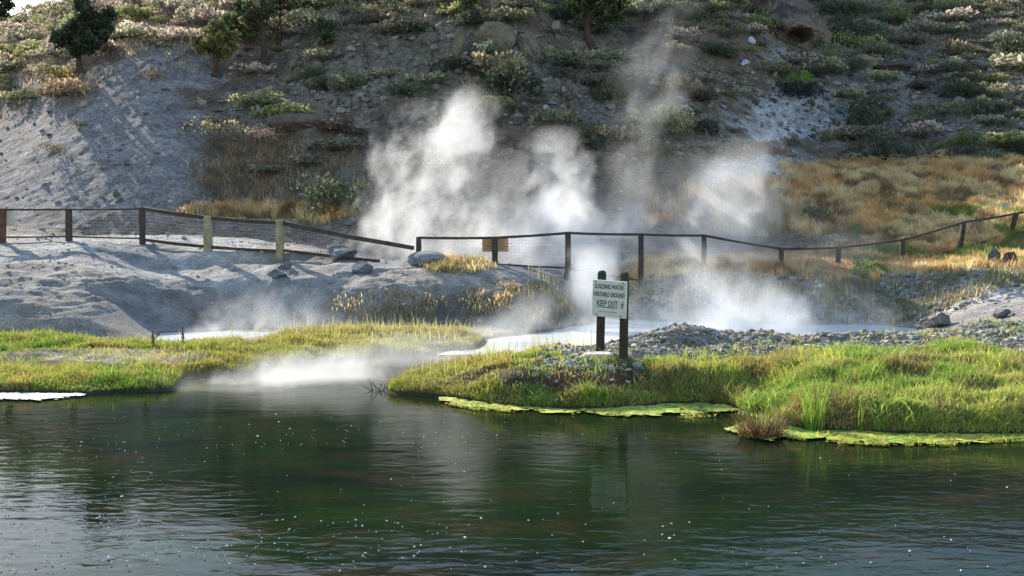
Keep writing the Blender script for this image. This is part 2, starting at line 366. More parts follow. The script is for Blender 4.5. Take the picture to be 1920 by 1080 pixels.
# ------------------------------------------------------------------ water
def mat_water(name, deep, milky=0.0):
    m, nt, out = nodes(name)
    b = N(nt, 'ShaderNodeBsdfPrincipled'); nt.links.new(b.outputs[0], out.inputs[0])
    tc = N(nt, 'ShaderNodeTexCoord').outputs['Object']
    b.inputs['Roughness'].default_value = .04 if not milky else .12; b.inputs['IOR'].default_value = 1.33; b.inputs['Specular IOR Level'].default_value = .09
    mp = N(nt, 'ShaderNodeMapping'); mp.inputs['Scale'].default_value = (.5, 1.0, 1); nt.links.new(tc, mp.inputs[0])
    n1 = noise(nt, mp.outputs[0], .55, 5, .6, .6); n2 = noise(nt, mp.outputs[0], 1.3, 4, .6, .4)
    c1 = mixc(nt, mapr(nt, n1, .35, .65, 0, 1), deep[0], deep[1]); c2 = mixc(nt, mapr(nt, n2, .5, .72, 0, 1), c1, deep[2])
    nt.links.new(c2, b.inputs['Base Color'])
    mp2 = N(nt, 'ShaderNodeMapping'); mp2.inputs['Scale'].default_value = (.55, 1.3, 1); nt.links.new(tc, mp2.inputs[0])
    bp = N(nt, 'ShaderNodeBump'); bp.inputs['Strength'].default_value = .08; bp.inputs['Distance'].default_value = .05
    nt.links.new(noise(nt, mp2.outputs[0], 4.5, 3, .5, .8), bp.inputs['Height']); nt.links.new(bp.outputs[0], b.inputs['Normal'])
    return m
M_river = mat_water('river_water', ((.005, .010, .006), (.010, .022, .007), (.020, .018, .008)))
M_pool = mat_water('milky_water', ((.50, .55, .55), (.56, .60, .59), (.58, .58, .55)), 1)
tw = np.linspace(-.75, .75, 900); yw = np.geomspace(6.5, 26.5, 900)
Tw, Yw = np.meshgrid(tw, yw); Xw = Tw * Yw
uw, vw = proj(Xw, Yw, 0 * Yw)
def spot(u, v, su, sv): return np.exp(-(((uw - u) / su) ** 2 + ((vw - v) / sv) ** 2))
amp = .06 + .55 * fbm(Xw / 2.2, Yw / 2.2, 71, 3) + 1.6 * spot(300, 800, 170, 20) + 1.1 * spot(680, 850, 120, 35) + .7 * spot(1150, 850, 200, 50) + .9 * spot(300, 1090, 600, 60) + .8 * spot(1300, 1080, 600, 60) + .5 * spot(40, 960, 160, 30)
swx = Xw + .5 * (fbm(Xw / 1.5, Yw / 1.5, 72, 2) - .5); swy = Yw + .8 * (fbm(Xw / 2, Yw / 2, 73, 2) - .5)
zw = .26 * amp * (.030 * (fbm(swx / 1.1, swy / .42, 74, 3) - .5) + .009 * (fbm(swx / .4, swy / .17, 75, 3) - .5))
ids = np.arange(zw.size).reshape(zw.shape)
f = np.stack([ids[:-1, :-1], ids[:-1, 1:], ids[1:, 1:], ids[1:, :-1]], -1).reshape(-1, 4)
tag(obj('river', npmesh('river', np.stack([Xw, Yw, zw], -1).reshape(-1, 3), [f], None, True), M_river), 'dark green river with ripples and foam flecks', None, None, 'structure')
# the warm stream and the milky pools
def sheet(name, x0, x1, y0, y1, z, mat, n=160):
    gx, gy = np.meshgrid(np.linspace(x0, x1, n), np.linspace(y0, y1, n))
    gz = z + .014 * (fbm(gx / .6, gy / .3, 81, 3) - .5)
    ids = np.arange(n * n).reshape(n, n); f = np.stack([ids[:-1, :-1], ids[:-1, 1:], ids[1:, 1:], ids[1:, :-1]], -1).reshape(-1, 4)
    return tag(obj(name, npmesh(name, np.stack([gx, gy, gz], -1).reshape(-1, 3), [f], None, True), mat), None, None, None, 'structure')
sheet('hot_pool', -5.5, 16.5, 26.5, 45, .012, M_pool, 260)
sheet('hot_pool_small', -11.5, -5.6, 26.55, 33, .02, M_pool, 120)
# ------------------------------------------------------------------ blades and leaves
M_grass = mat_leaf('grass_blade', .5, rnd=0, tr_tint=(1.08, 1.02, .72))
M_dry = mat_leaf('dry_grass_blade', .6, rnd=0)
M_bush = mat_leaf('shrub_leaf', .45, rnd=.3)
M_needle = mat_leaf('needle_spray', .25, rnd=.1)
M_bark = mat_tint('bark', .95, ((8, .8, .04), (30, .5, .01)), .35, 3, .1)
M_rock = mat_tint('rock', .93, ((3, .7, .08), (14, .6, .03)), .35, 1.6, .2, (9, .25))
def blades(P0, h, wd, lean, colr, az=None, bend=.5):
    """one curved blade per row: root P0, length h, width wd, horizontal reach lean*h in a random direction"""
    n = len(P0); az = rng.random(n) * 2 * np.pi if az is None else az
    fa = rng.random(n) * np.pi
    sx, sy = np.cos(fa) * wd / 2, np.sin(fa) * wd / 2
    lx, ly = np.cos(az) * lean * h, np.sin(az) * lean * h
    up = np.sqrt(np.maximum(1 - np.minimum(lean, .95) ** 2, .05)) * h
    V = np.zeros((n, 5, 3))
    V[:, 0] = P0 - np.stack([sx, sy, 0 * sx], 1); V[:, 1] = P0 + np.stack([sx, sy, 0 * sx], 1)
    mid = P0 + np.stack([lx * .5 * (1 - bend), ly * .5 * (1 - bend), up * .55], 1)
    V[:, 2] = mid + np.stack([sx, sy, 0 * sx], 1) * .8; V[:, 3] = mid - np.stack([sx, sy, 0 * sx], 1) * .8
    V[:, 4] = P0 + np.stack([lx, ly, up], 1)
    i = np.arange(n)[:, None] * 5
    return V.reshape(-1, 3), i + np.array([[0, 1, 2, 3]]), i + np.array([[3, 2, 4]]), np.repeat(colr, 5, 0)
def blade_obj(name, sets, mat, label=None, kind='stuff', loc=None, parent=None):
    Vs, q, t, c, n = [], [], [], [], 0
    for a in sets:
        Vs.append(a[0]); q.append(a[1] + n); t.append(a[2] + n); c.append(a[3]); n += len(a[0])
    me = npmesh(name, np.concatenate(Vs), [np.concatenate(q), np.concatenate(t)], np.concatenate(c))
    return tag(obj(name, me, mat, parent, loc), label, None, None, kind)
def scatter(n, t0, t1, y0, y1, dens):
    """points spread evenly over the ground, thinned by dens(X,Y,Z,u,v) in 0..1"""
    k = int(n)
    Y = np.sqrt(rng.random(k) * (y1 * y1 - y0 * y0) + y0 * y0); X = (t0 + (t1 - t0) * rng.random(k)) * Y
    Z = ztab(X, Y); u, v = proj(X, Y, Z)
    ok = rng.random(k) < dens(X, Y, Z, u, v)
    return np.stack([X, Y, Z], 1)[ok], u[ok], v[ok]
def jcol(n, *cs, j=.15):
    """a colour for each of n blades, picked among cs"""
    cs = np.array(cs); k = cs[rng.integers(0, len(cs), n)]
    return np.clip(k * (1 + j * rng.standard_normal((n, 1))) * (1 + .06 * rng.standard_normal((n, 3))), .005, .95)
def el(u, v, u0, v0, su, sv): return ((u - u0) / su) ** 2 + ((v - v0) / sv) ** 2
def rowcol(X, Y, c1, c2, s, sc=1.2):
    w_ = sst(.38, .62, fbm(X / sc, Y / sc, s, 3))[:, None]
    return np.asarray(c1) * (1 - w_) + np.asarray(c2) * w_
GREEN, YELLOW, DEEP, STRAW, RUST = (.20, .27, .035), (.34, .34, .06), (.08, .14, .025), (.45, .36, .17), (.36, .19, .07)

def tussock(X, Y, s=0):
    a, b, i = worley(X / .8 + .3 * vnoise(X * 2, Y * 2, 3), Y / .75, 60 + s)
    return np.clip(1.1 - a * 1.15, .05, 1), i
# green bank, right
def d_right(X, Y, Z, u, v):
    d = (Z > .05) * (u > 720) * 1.0
    soil = sst(1.25, .75, el(u, v, 1045, 700, 190, 32) + (fbm(X * 1.2, Y * 1.2, 90, 3) - .5) * 1.2)
    d *= 1 - .93 * soil
    d *= 1 - .97 * sst(1.2, .8, el(u, v, 1165, 655, 120, 22))
    gr = sst(20.5, 21.4, Y + (fbm(X / 1.6, Y / 1.6, 41, 4) - .5) * 1.6) * (u > 1180)
    d *= 1 - .96 * gr
    d *= np.where((u > 1180) & (v < 640) & (u < 1400), .03, 1)
    return np.clip(d, 0, 1)
pts, u, v = scatter(760000, -.14, .56, 16.2, 25.5, d_right)
h_, hid = tussock(pts[:, 0], pts[:, 1]); ok = rng.random(len(pts)) < np.clip(.15 + 1.5 * h_, 0, 1); pts, u, v, h_, hid = pts[ok], u[ok], v[ok], h_[ok], hid[ok]; n = len(pts)
left = sst(1050, 900, u)[:, None]
base = rowcol(pts[:, 0], pts[:, 1], (.26, .39, .075), (.43, .48, .12), 91, 1.5)
base = base * (1 - left) + np.array((.31, .33, .08)) * left
dryw = (fbm(pts[:, 0] / 1.1, pts[:, 1] / 1.1, 93, 3) > .62)[:, None] * (hid > .45)[:, None] * .6
base = base * (1 - dryw) + np.array((.30, .22, .10)) * dryw
dead = rng.random(n) < .10 + .5 * (fbm(pts[:, 0] / .6, pts[:, 1] / .4, 88, 3) > .62)
base = np.where(dead[:, None], np.array((.36, .29, .13)), base)
cc = np.clip(base * (1 + .24 * rng.standard_normal((n, 1))), .01, .9)
sh = fbm(pts[:, 0] * .9, pts[:, 1] * .9, 92, 3)
hh = (.035 + .15 * h_ * (.4 + sh)) * (.65 + .7 * rng.random(n)) * np.where(u < 1000, .6, np.where(u < 1250, .78, 1.0)) * np.where(v < 675, .6, 1)
shore = sst(.45, .15, pts[:, 2])
hh *= 1 + .35 * shore; hh *= np.where(rng.random(n) < .06, 1.5 + .8 * rng.random(n), 1)
blade_obj('bank_grass', [blades(pts, hh, .008 + .010 * rng.random(n), np.clip(.22 + .45 * rng.random(n) + .25 * shore, 0, .9), cc)], M_grass, 'bright green tussock grass covering the near right river bank')
# left bank
def d_left(X, Y, Z, u, v):
    d = (Z > .05) * (Z < .8) * (u < 960) * (v > np.interp(u, [0, 250, 480, 560, 620, 900, 960], [616, 634, 634, 614, 598, 596, 636]) + 12 * fbm(X * .8, Y * .3, 94, 2)) * 1.0
    wob = (fbm(X * .9, Y * .9, 95, 3) - .5) * 1.3
    d *= 1 - .95 * sst(1.2, .8, el(u, v, 150, 670, 270, 20) + wob)
    d *= 1 - .9 * sst(1.2, .8, el(u, v, 740, 636, 150, 10) + wob)
    d *= 1 - .97 * sst(29.0, 30.2, Y + wob * .6)
    d *= np.where((u > 700) & (v > 690), 0, 1)
    return np.clip(d, 0, 1)
pts, u, v = scatter(700000, -.56, .02, 20.3, 31, d_left)
h_, hid = tussock(pts[:, 0], pts[:, 1], 3); ok = rng.random(len(pts)) < np.clip(.15 + 1.5 * h_, 0, 1); pts, u, v, h_, hid = pts[ok], u[ok], v[ok], h_[ok], hid[ok]; n = len(pts)
base = rowcol(pts[:, 0], pts[:, 1], (.16, .27, .045), (.30, .34, .08), 96, 1.4)
yel = sst(230, 480, u + 160 * (fbm(pts[:, 0], pts[:, 1], 97, 3) - .5))[:, None]
base = base * (1 - .6 * yel) + np.array((.38, .35, .11)) * .6 * yel
pale = (sst(520, 700, u) * sst(29, 31, pts[:, 1] + 1.2))[:, None]
base = base * (1 - .6 * pale) + np.array((.50, .45, .22)) * .6 * pale
dead = rng.random(n) < .10 + .5 * (fbm(pts[:, 0] / .6, pts[:, 1] / .4, 89, 3) > .62)
base = np.where(dead[:, None], np.array((.40, .31, .14)), base)
cc = np.clip(base * (1 + .24 * rng.standard_normal((n, 1))), .01, .9)
hh = (.025 + .10 * h_ * (.5 + fbm(pts[:, 0] * .9, pts[:, 1] * .9, 98, 3))) * (.65 + .7 * rng.random(n))
hh *= np.where(rng.random(n) < .07, 1.5 + .9 * rng.random(n), 1)
hh *= 1 + .4 * sst(480, 640, u) * sst(27, 29, pts[:, 1])
blade_obj('meadow_grass', [blades(pts, hh, .009 + .011 * rng.random(n), .2 + .5 * rng.random(n), cc)], M_grass, 'green and yellow grass covering the left river bank')
# dry grass: right slope, far bank, patches on the mound and the lower hill
def d_dry(X, Y, Z, u, v):
    w_ = fbm(X / 1.6, Y / 1.6, 100, 4); w5 = fbm(X / .7, Y / .7, 102, 3)
    a = sst(1.05, .6, el(u, v, 1740, 370, 400, 80) + (w_ - .5) * .8)
    a = np.maximum(a, .6 * sst(1.05, .6, el(u, v, 1420, 395, 220, 52) + (w_ - .5) * .8))
    a = np.maximum(a, (u > 1150) * sst(37.5, 40, Y + (w_ - .5) * 4) * (Y < 47) * np.where((u > 1650) & (v > 512), .12, .9))
    a = np.maximum(a, .25 * (u > 1180) * (Y > 33) * (Y < 38) * (w5 > .5) * (Z > .05))
    a = np.maximum(a, sst(1.1, .7, el(u, v, 500, 396, 190, 15) + (w_ - .5) * .9) * .9)
    a = np.maximum(a, sst(1.1, .7, el(u, v, 600, 385, 75, 36) + (w_ - .5) * .9))
    a = np.maximum(a, .20 * sst(1.1, .7, el(u, v, 520, 330, 170, 85) + (w_ - .5) * .9))
    a = np.maximum(a, .8 * sst(1.1, .5, el(u, v, 860, 498, 70, 16) + (w_ - .5)))
    a = np.maximum(a, .7 * sst(1.1, .5, el(u, v, 760, 575, 100, 32) + (w_ - .5) * 1.4))
    a = np.maximum(a, .6 * sst(1.1, .5, el(u, v, 960, 575, 130, 40) + (w_ - .5) * 1.8) * (w5 > .45))
    a = np.maximum(a, .7 * sst(1.1, .5, el(u, v, 655, 572, 45, 16) + (w_ - .5)))
    a = np.maximum(a, .10 * sst(160, 90, v) * (w5 > .55) * (u < 700))
    return np.clip(a * (.35 + .65 * (w5 > .42)), 0, 1)
pts, u, v = scatter(900000, -.5, .52, 31, 64, d_dry)
n = len(pts); print('dry', n)
base = rowcol(pts[:, 0], pts[:, 1], (.74, .45, .18), (.76, .57, .30), 103, 1.6)
base = np.where((fbm(pts[:, 0] / .9, pts[:, 1] / .9, 104, 3) > .60)[:, None], np.array((.38, .26, .12)), base)
gr = ((v > 395) & (u > 1600) & (fbm(pts[:, 0] / 2.0, pts[:, 1] / 2.0, 105, 3) > .56))[:, None]
base = np.where(gr, np.array((.24, .27, .06)), base)
base = base * (.55 + .95 * fbm(pts[:, 0] / .55, pts[:, 1] / .5, 106, 3))[:, None]
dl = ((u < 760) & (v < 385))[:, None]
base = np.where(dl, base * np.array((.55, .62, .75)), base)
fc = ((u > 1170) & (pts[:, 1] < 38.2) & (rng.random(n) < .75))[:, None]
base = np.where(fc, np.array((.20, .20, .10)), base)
mnd = ((u < 1120) & (v > 480) & (rng.random(n) < .35))[:, None]
base = np.where(mnd, np.array((.20, .22, .08)), base)
cc = np.clip(base * (1 + .2 * rng.standard_normal((n, 1))), .01, .9)
h_, hid = tussock(pts[:, 0], pts[:, 1], 5)
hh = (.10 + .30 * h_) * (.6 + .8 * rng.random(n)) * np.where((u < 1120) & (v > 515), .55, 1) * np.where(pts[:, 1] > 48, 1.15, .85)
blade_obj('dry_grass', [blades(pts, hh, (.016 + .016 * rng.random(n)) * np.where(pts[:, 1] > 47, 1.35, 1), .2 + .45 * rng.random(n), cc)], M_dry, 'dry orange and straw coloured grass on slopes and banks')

# straw between the shrubs of the upper hillside
def d_up(X, Y, Z, u, v):
    w5 = fbm(X / 2.2, Y / 2.2, 107, 4)
    a = sst(190, 110, v) * np.where(u < 430, 1.0, np.where(u < 700, .6 * (v < 90), np.where(u < 1220, .35 * (v < 40), .30)))
    a *= np.where((u > 150) & (u < 460) & (v > 108), 0, 1)
    return np.clip(a * sst(.38, .58, w5), 0, 1) * (u > -60) * (u < 1980) * (v > -60)
pts, u, v = scatter(300000, -.52, .53, 62, 135, d_up); n = len(pts)
base = rowcol(pts[:, 0], pts[:, 1], (.46, .32, .18), (.55, .45, .28), 108, 2.5)
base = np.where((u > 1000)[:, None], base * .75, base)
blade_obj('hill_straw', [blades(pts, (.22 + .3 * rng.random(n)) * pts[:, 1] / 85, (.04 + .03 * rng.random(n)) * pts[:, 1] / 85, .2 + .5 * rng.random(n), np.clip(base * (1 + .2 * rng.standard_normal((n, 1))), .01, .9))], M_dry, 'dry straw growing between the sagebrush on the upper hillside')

# ------------------------------------------------------------------ rocks
def ico(sub):
    b = bmesh.new(); bmesh.ops.create_icosphere(b, subdivisions=sub, radius=1)
    V = np.array([x.co[:] for x in b.verts]); Fc = np.array([[q.index for q in f.verts] for f in b.faces]); b.free()
    return V, Fc
I1, I2, I3, I5 = ico(1), ico(2), ico(3), ico(5)
def fb3(Vv, sc, s, o=4):
    x, y, z = Vv[:, 0] * sc, Vv[:, 1] * sc, Vv[:, 2] * sc
    return (fbm(x + 3.1 * s, y + z * .7, s, o) + fbm(y - 1.7 * s, z + x * .6, s + 3, o) + fbm(z + 7.7, x - y * .5, s + 6, o)) / 3 - .5
def chipped(Vv, s, cuts=9, depth=.30):
    """a rock: a sphere with planes struck off it"""
    r = np.random.default_rng(s); Vv = Vv.copy()
    for k in range(cuts):
        nrm = r.standard_normal(3); nrm /= np.linalg.norm(nrm); d = 1 - depth * (.4 + r.random())
        e = Vv @ nrm - d; Vv -= np.outer(np.maximum(e, 0), nrm)
    return Vv
def rock_mesh(name, size, s, sub=I3, cuts=10, rough=.12, c=(.3, .29, .27), depth=.35):
    Vv = chipped(sub[0], s, cuts, depth); nn = sub[0]
    Vv = Vv + nn * (fb3(sub[0], 2.2, s)[:, None] * rough * 2 + fb3(sub[0], 6, s + 1)[:, None] * rough)
    return npmesh(name, Vv * np.array(size), [sub[1]], np.tile(np.array(c), (len(Vv), 1)) * (1 + .4 * fb3(sub[0], 3, s + 2)[:, None]), False)
protoR = [chipped(I1[0], 100 + k, 9, .5) for k in range(12)]
def rubble(name, pts, size, cols, label, flat=.7, sink=.2):
    n = len(pts); k = rng.integers(0, 12, n); PR = np.stack(protoR)[k]        # (n,42,3)
    a = rng.random(n) * 6.28; ca, sa = np.cos(a), np.sin(a)
    S = size[:, None] * np.stack([.7 + .6 * rng.random(n), .7 + .6 * rng.random(n), flat * (.6 + .7 * rng.random(n))], 1)
    PR = PR * S[:, None, :]
    x = PR[..., 0] * ca[:, None] - PR[..., 1] * sa[:, None]; y = PR[..., 0] * sa[:, None] + PR[..., 1] * ca[:, None]
    Vv = np.stack([x, y, PR[..., 2]], -1) + pts[:, None, :]; Vv[..., 2] += (S[:, 2] * (1 - 2 * sink) * .5)[:, None]
    Fc = (I1[1][None] + (np.arange(n) * len(I1[0]))[:, None, None]).reshape(-1, 3)
    return tag(obj(name, npmesh(name, Vv.reshape(-1, 3), [Fc], np.repeat(cols, len(I1[0]), 0)), M_rock), label, None, None, 'stuff')
def greys(n, lo=.12, hi=.30, warm=.012):
    g = lo + (hi - lo) * rng.random((n, 1)); wv = warm * rng.standard_normal((n, 1))
    return np.clip(np.concatenate([g + wv, g, g - wv * 1.2 - .01], 1), .03, .7)
def d_rub(X, Y, Z, u, v):
    w_ = fbm(X / 2.5, Y / 2.5, 110, 4)
    a = .9 * sst(1.2, .5, el(u, v, 860, 150, 380, 120) + (w_ - .5) * 1.2)
    a = np.maximum(a, .7 * sst(1.2, .5, el(u, v, 1180, 200, 260, 120) + (w_ - .5) * 1.2))
    a = np.maximum(a, .65 * sst(1.2, .5, el(u, v, 1700, 180, 330, 130) + (w_ - .5) * 1.2))
    a = np.maximum(a, .9 * sst(1.2, .5, el(u, v, 1500, 105, 110, 22)))
    a = np.maximum(a, .8 * sst(1.2, .5, el(u, v, 1800, 290, 180, 14)))
    a = np.maximum(a, .35 * sst(1.2, .5, el(u, v, 560, 150, 160, 70) + (w_ - .5) * 1.2))
    a = np.maximum(a, .06 * sst(40, 60, v)); a = np.maximum(a, .4 * sst(1.1, .7, el(u, v, 330, 118, 60, 16)))
    return a * .55 * (Y > 46)
pts, u, v = scatter(110000, -.5, .52, 46, 84, d_rub); n = len(pts)
sz = .04 * np.exp(rng.random(n) ** 3.2 * 2.2)
rubble('scree', pts, sz, greys(n, .07, .27) * np.array([1.10, 1.0, .86]), 'loose grey stones scattered over the rocky hillside')
def d_grav(X, Y, Z, u, v):
    w_ = fbm(X / 1.2, Y / 1.2, 112, 3)
    a = (u > 1180) * (Z > .4) * sst(20.4, 21.3, Y + (w_ - .5) * 1.2) * (Y < 25)
    a = np.maximum(a, (Z > .4) * sst(1.2, .6, el(u, v, 1290, 635, 150, 36)))
    a = np.maximum(a, .7 * sst(1.3, .6, el(u, v, 1120, 670, 150, 24)))
    a = np.maximum(a, .25 * sst(1.3, .6, el(u, v, 1040, 700, 150, 30)))
    return a
pts, u, v = scatter(60000, .02, .54, 19, 26, d_grav); n = len(pts)
sz = .014 * np.exp(rng.random(n) ** 4 * 2.1)
rubble('gravel', pts, sz, greys(n, .12, .36, .02) * np.array([1.08, 1.0, .88]), 'grey gravel heaped between the grass and the steaming pool')
def d_peb(X, Y, Z, u, v): return (Z > .7) * (Y > 27.5) * (Y < 46) * (.12 + .6 * (fbm(X, Y, 115, 3) > .6)) * (u < 1120) + (u > 1650) * (v > 500) * (v < 610) * .5
pts, u, v = scatter(26000, -.5, .5, 27, 46, d_peb); n = len(pts)
rubble('terrace_pebbles', pts, .013 * np.exp(rng.random(n) ** 4 * 2.0), greys(n, .2, .42), 'small grey pebbles strewn over the pale mineral terrace')

def d_face(X, Y, Z, u, v): return (u > 1170) * (Z > .03) * (Y > 32) * (Y < 40) * (v > 515) * (.35 + .65 * (fbm(X / .9, Y / .9, 116, 3) > .5))
pts, u, v = scatter(16000, .08, .5, 31, 41, d_face); n = len(pts)
rubble('bank_rubble', pts, .02 * np.exp(rng.random(n) ** 4 * 2.4), greys(n, .12, .32, .015) * np.array([1.08, 1.0, .88]), 'grey broken rock on the steep bank beyond the pool')

# ------------------------------------------------------------------ shrubs
def bush_mesh(name, s, n=420, c1=(.13, .16, .085), c2=(.24, .25, .13), fl=.62, ls=.11, up=.5, ragged=.5, tip=None):
    """a dome of small leaf clusters with a broken outline; radius 1, height about fl*1.4"""
    r = np.random.default_rng(s)
    nb = 9; bc = np.stack([r.normal(0, .42, nb), r.normal(0, .42, nb), .25 + .35 * r.random(nb)], 1); br = .36 + .26 * r.random(nb)
    k = r.integers(0, nb, n); d = r.standard_normal((n, 3)); d /= np.linalg.norm(d, axis=1)[:, None]; d[:, 2] = np.abs(d[:, 2]) * 1.1 - .25
    rad = br[k] * (1 - ragged * .6 * r.random(n) ** 2 + .15 * r.standard_normal(n) * ragged)
    Pp = bc[k] + d * rad[:, None]; Pp[:, 2] = np.maximum(Pp[:, 2] * fl / .62, .02)
    ax = d + r.standard_normal((n, 3)) * .6 + np.array([0, 0, up]); ax /= np.linalg.norm(ax, axis=1)[:, None]
    sd_ = np.cross(ax, r.standard_normal((n, 3))); sd_ /= np.linalg.norm(sd_, axis=1)[:, None]
    l = ls * (.7 + .9 * r.random(n))[:, None]; w_ = l * .32
    Vv = np.stack([Pp - sd_ * w_ * .4, Pp + ax * l * .5 - sd_ * w_, Pp + ax * l, Pp + ax * l * .5 + sd_ * w_], 1)
    cc = np.array(c1) + (np.array(c2) - np.array(c1)) * np.clip(r.random((n, 1)) * .6 + .4 * r.random(nb)[k][:, None], 0, 1)
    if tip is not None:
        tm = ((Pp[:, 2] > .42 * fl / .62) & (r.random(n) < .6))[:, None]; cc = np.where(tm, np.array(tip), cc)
    cc = cc * (1 + .12 * r.standard_normal((n, 1)))
    q = np.arange(n * 4).reshape(n, 4)
    return Vv.reshape(-1, 3), q, np.repeat(np.clip(cc, .01, .9), 4, 0)
SPEC = [((.085, .105, .06), (.20, .205, .11), None, .75, .35), ((.10, .115, .07), (.24, .235, .14), (.40, .36, .20), .7, .4), ((.12, .10, .06), (.26, .215, .13), (.44, .34, .2), .6, .5), ((.05, .06, .035), (.12, .13, .07), None, .85, .3), ((.11, .13, .04), (.27, .28, .10), (.42, .40, .16), .7, .45), ((.10, .12, .08), (.25, .26, .17), None, .65, .5), ((.13, .10, .075), (.24, .18, .12), None, .55, .7), ((.08, .10, .05), (.21, .22, .10), (.38, .36, .17), .9, .35), ((.10, .11, .075), (.22, .22, .145), (.36, .33, .22), .5, .5), ((.12, .11, .08), (.30, .25, .19), (.66, .52, .40), .6, .4), ((.13, .13, .08), (.30, .28, .18), (.60, .55, .36), .7, .35), ((.10, .09, .075), (.26, .21, .17), (.62, .46, .36), .5, .5)]  # bright last colours paint sunlit rims onto the upper leaves
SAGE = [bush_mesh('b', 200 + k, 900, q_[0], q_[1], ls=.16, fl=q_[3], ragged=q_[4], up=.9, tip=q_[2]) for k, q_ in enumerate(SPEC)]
NP_ = len(SAGE)
KW = [int(q_) for q_ in rng.integers(0, NP_, 6000)]
PT = [9, 10, 11, 1, 4]  # bush kinds with the sun's rim light put into their tip colour
SAGE_ME = [npmesh('sage_bush', a[0], [a[1]], a[2]) for a in SAGE]
for me in SAGE_ME: me.materials.append(M_bush)
def d_sage(X, Y, Z, u, v):
    w_ = fbm(X / 4, Y / 4, 120, 3)
    a = sst(165, 60, v + (w_ - .5) * 70) * np.where((u > 600) & (u < 1220), .55 * (v < 75), np.where(u < 500, .85, 1.0))
    a = np.where(u > 1220, np.maximum(sst(140, 40, v + (w_ - .5) * 60), .30 * (v < 305) * (v > 30)), a)
    a = np.where((u > 1560) & (v < 130) & (v > 92) & (u < 1900), .1, a)
    a = np.where(u < 340, np.maximum(a, .9 * (v < 190) * sst(260, 170, u + (v - 100) * .8)), a)
    a = np.where((u > 150) & (u < 460) & (v > 105), .0, a)
    a = np.where((u > 440) & (u < 1250) & (v > 110) & (v < 330), .20, a)
    a = np.where(el(u, v, 1490, 60, 75, 58) < 1, 0, a); a = np.where(el(u, v, 1500, 215, 120, 60) < 1, .06, a)
    a = np.where(v > 330, 0, a)
    return np.clip(a, 0, 1)
cand, cu_, cv_ = scatter(22000, -.52, .53, 46, 150, d_sage)
keep = []
cell = {}
for i in rng.permutation(len(cand)):
    x, y, z = cand[i]; r = .42 + .75 * rng.random() ** 1.3
    if y > 75: r *= 1.15
    key = (int(x // 2), int(y // 2)); ok = True
    for a in (-1, 0, 1):
        for b in (-1, 0, 1):
            for (qx, qy, qr) in cell.get((key[0] + a, key[1] + b), ()):
                if (qx - x) ** 2 + (qy - y) ** 2 < (.68 * (r + qr)) ** 2: ok = False
    if ok:
        cell.setdefault(key, []).append((x, y, r)); keep.append((x, y, z, r, cu_[i], cv_[i]))
keep = [k for k in keep if -60 < k[4] < 1980 and k[5] > -40]
keep.sort(key=lambda k: -k[3] / k[1])
print('sage', len(keep))
def sage_label(u, v):
    if u < 450: return 'low sun-edged sagebrush among many on the upper left hillside', 'sagebrush on the upper left hillside'
    if u < 1250: return 'dark shaded sagebrush among stones on the steep middle hillside', 'sagebrush on the shaded middle hillside'
    if v < 130: return 'low grey-green sagebrush among many along the top of the right hillside', 'sagebrush along the top of the right hillside'
    return 'separate grey-green sagebrush standing on pale stony ground of the right hillside', 'sagebrush on the pale stony right hillside'
NS = 235
for i, (x, y, z, r, u, v) in enumerate(keep[:NS]):
    o = bpy.data.objects.new('sage_bush', SAGE_ME[PT[KW[i] % 5] if (u < 560 and v < 150) else KW[i] % (12 if u > 1220 else 9)]); C.objects.link(o)
    o.location = (x, y, z - .06); o.rotation_euler = (0, 0, random.random() * 6.28); o.scale = (r * (.95 + .7 * random.random() ** 2), r, r * (.65 + .5 * random.random()))
    l, g = sage_label(u, v); tag(o, l, 'shrub', g)
rest = keep[NS:]
Vs, q, c, n0 = [], [], [], 0
for i, (x, y, z, r, u, v) in enumerate(rest):
    a = SAGE[PT[KW[i + 500] % 5] if (u < 560 and v < 150) else KW[i + 500] % (12 if u > 1220 else 9)]; m_ = 420 * 4; th = random.random() * 6.28; Vv = a[0][:m_] * np.array([r * (.95 + .7 * random.random() ** 2), r, r * (.65 + .5 * random.random())])
    Vv = np.stack([Vv[:, 0] * math.cos(th) - Vv[:, 1] * math.sin(th) + x, Vv[:, 0] * math.sin(th) + Vv[:, 1] * math.cos(th) + y, Vv[:, 2] + z - .06], 1)
    Vs.append(Vv); q.append(a[1][:420] + n0); c.append(a[2][:m_] * (.75 + .5 * random.random())); n0 += m_
if Vs: tag(obj('brush_cover', npmesh('brush_cover', np.concatenate(Vs), [np.concatenate(q)], np.concatenate(c)), M_bush), 'far sagebrush cover on the upper hillside', None, None, 'stuff')
def shrub(u, v, wpx, name, label, cat, s, ymin=40, **kw):
    p = hit(u, v, ymin); a = bush_mesh('x', s, **kw); me = npmesh(name, a[0], [a[1]], a[2])
    o = obj(name, me, M_bush, None, tuple(p - np.array([0, 0, .05]))); r = wpx / 2 / F * p[1] / .70
    o.scale = (r, r, r); o.rotation_euler = (0, 0, s); return tag(o, label, cat)
DK = dict(c1=(.05, .06, .035), c2=(.10, .12, .06)); GR = dict(c1=(.12, .15, .05), c2=(.24, .27, .09)); BR = dict(c1=(.10, .085, .055), c2=(.20, .16, .09))
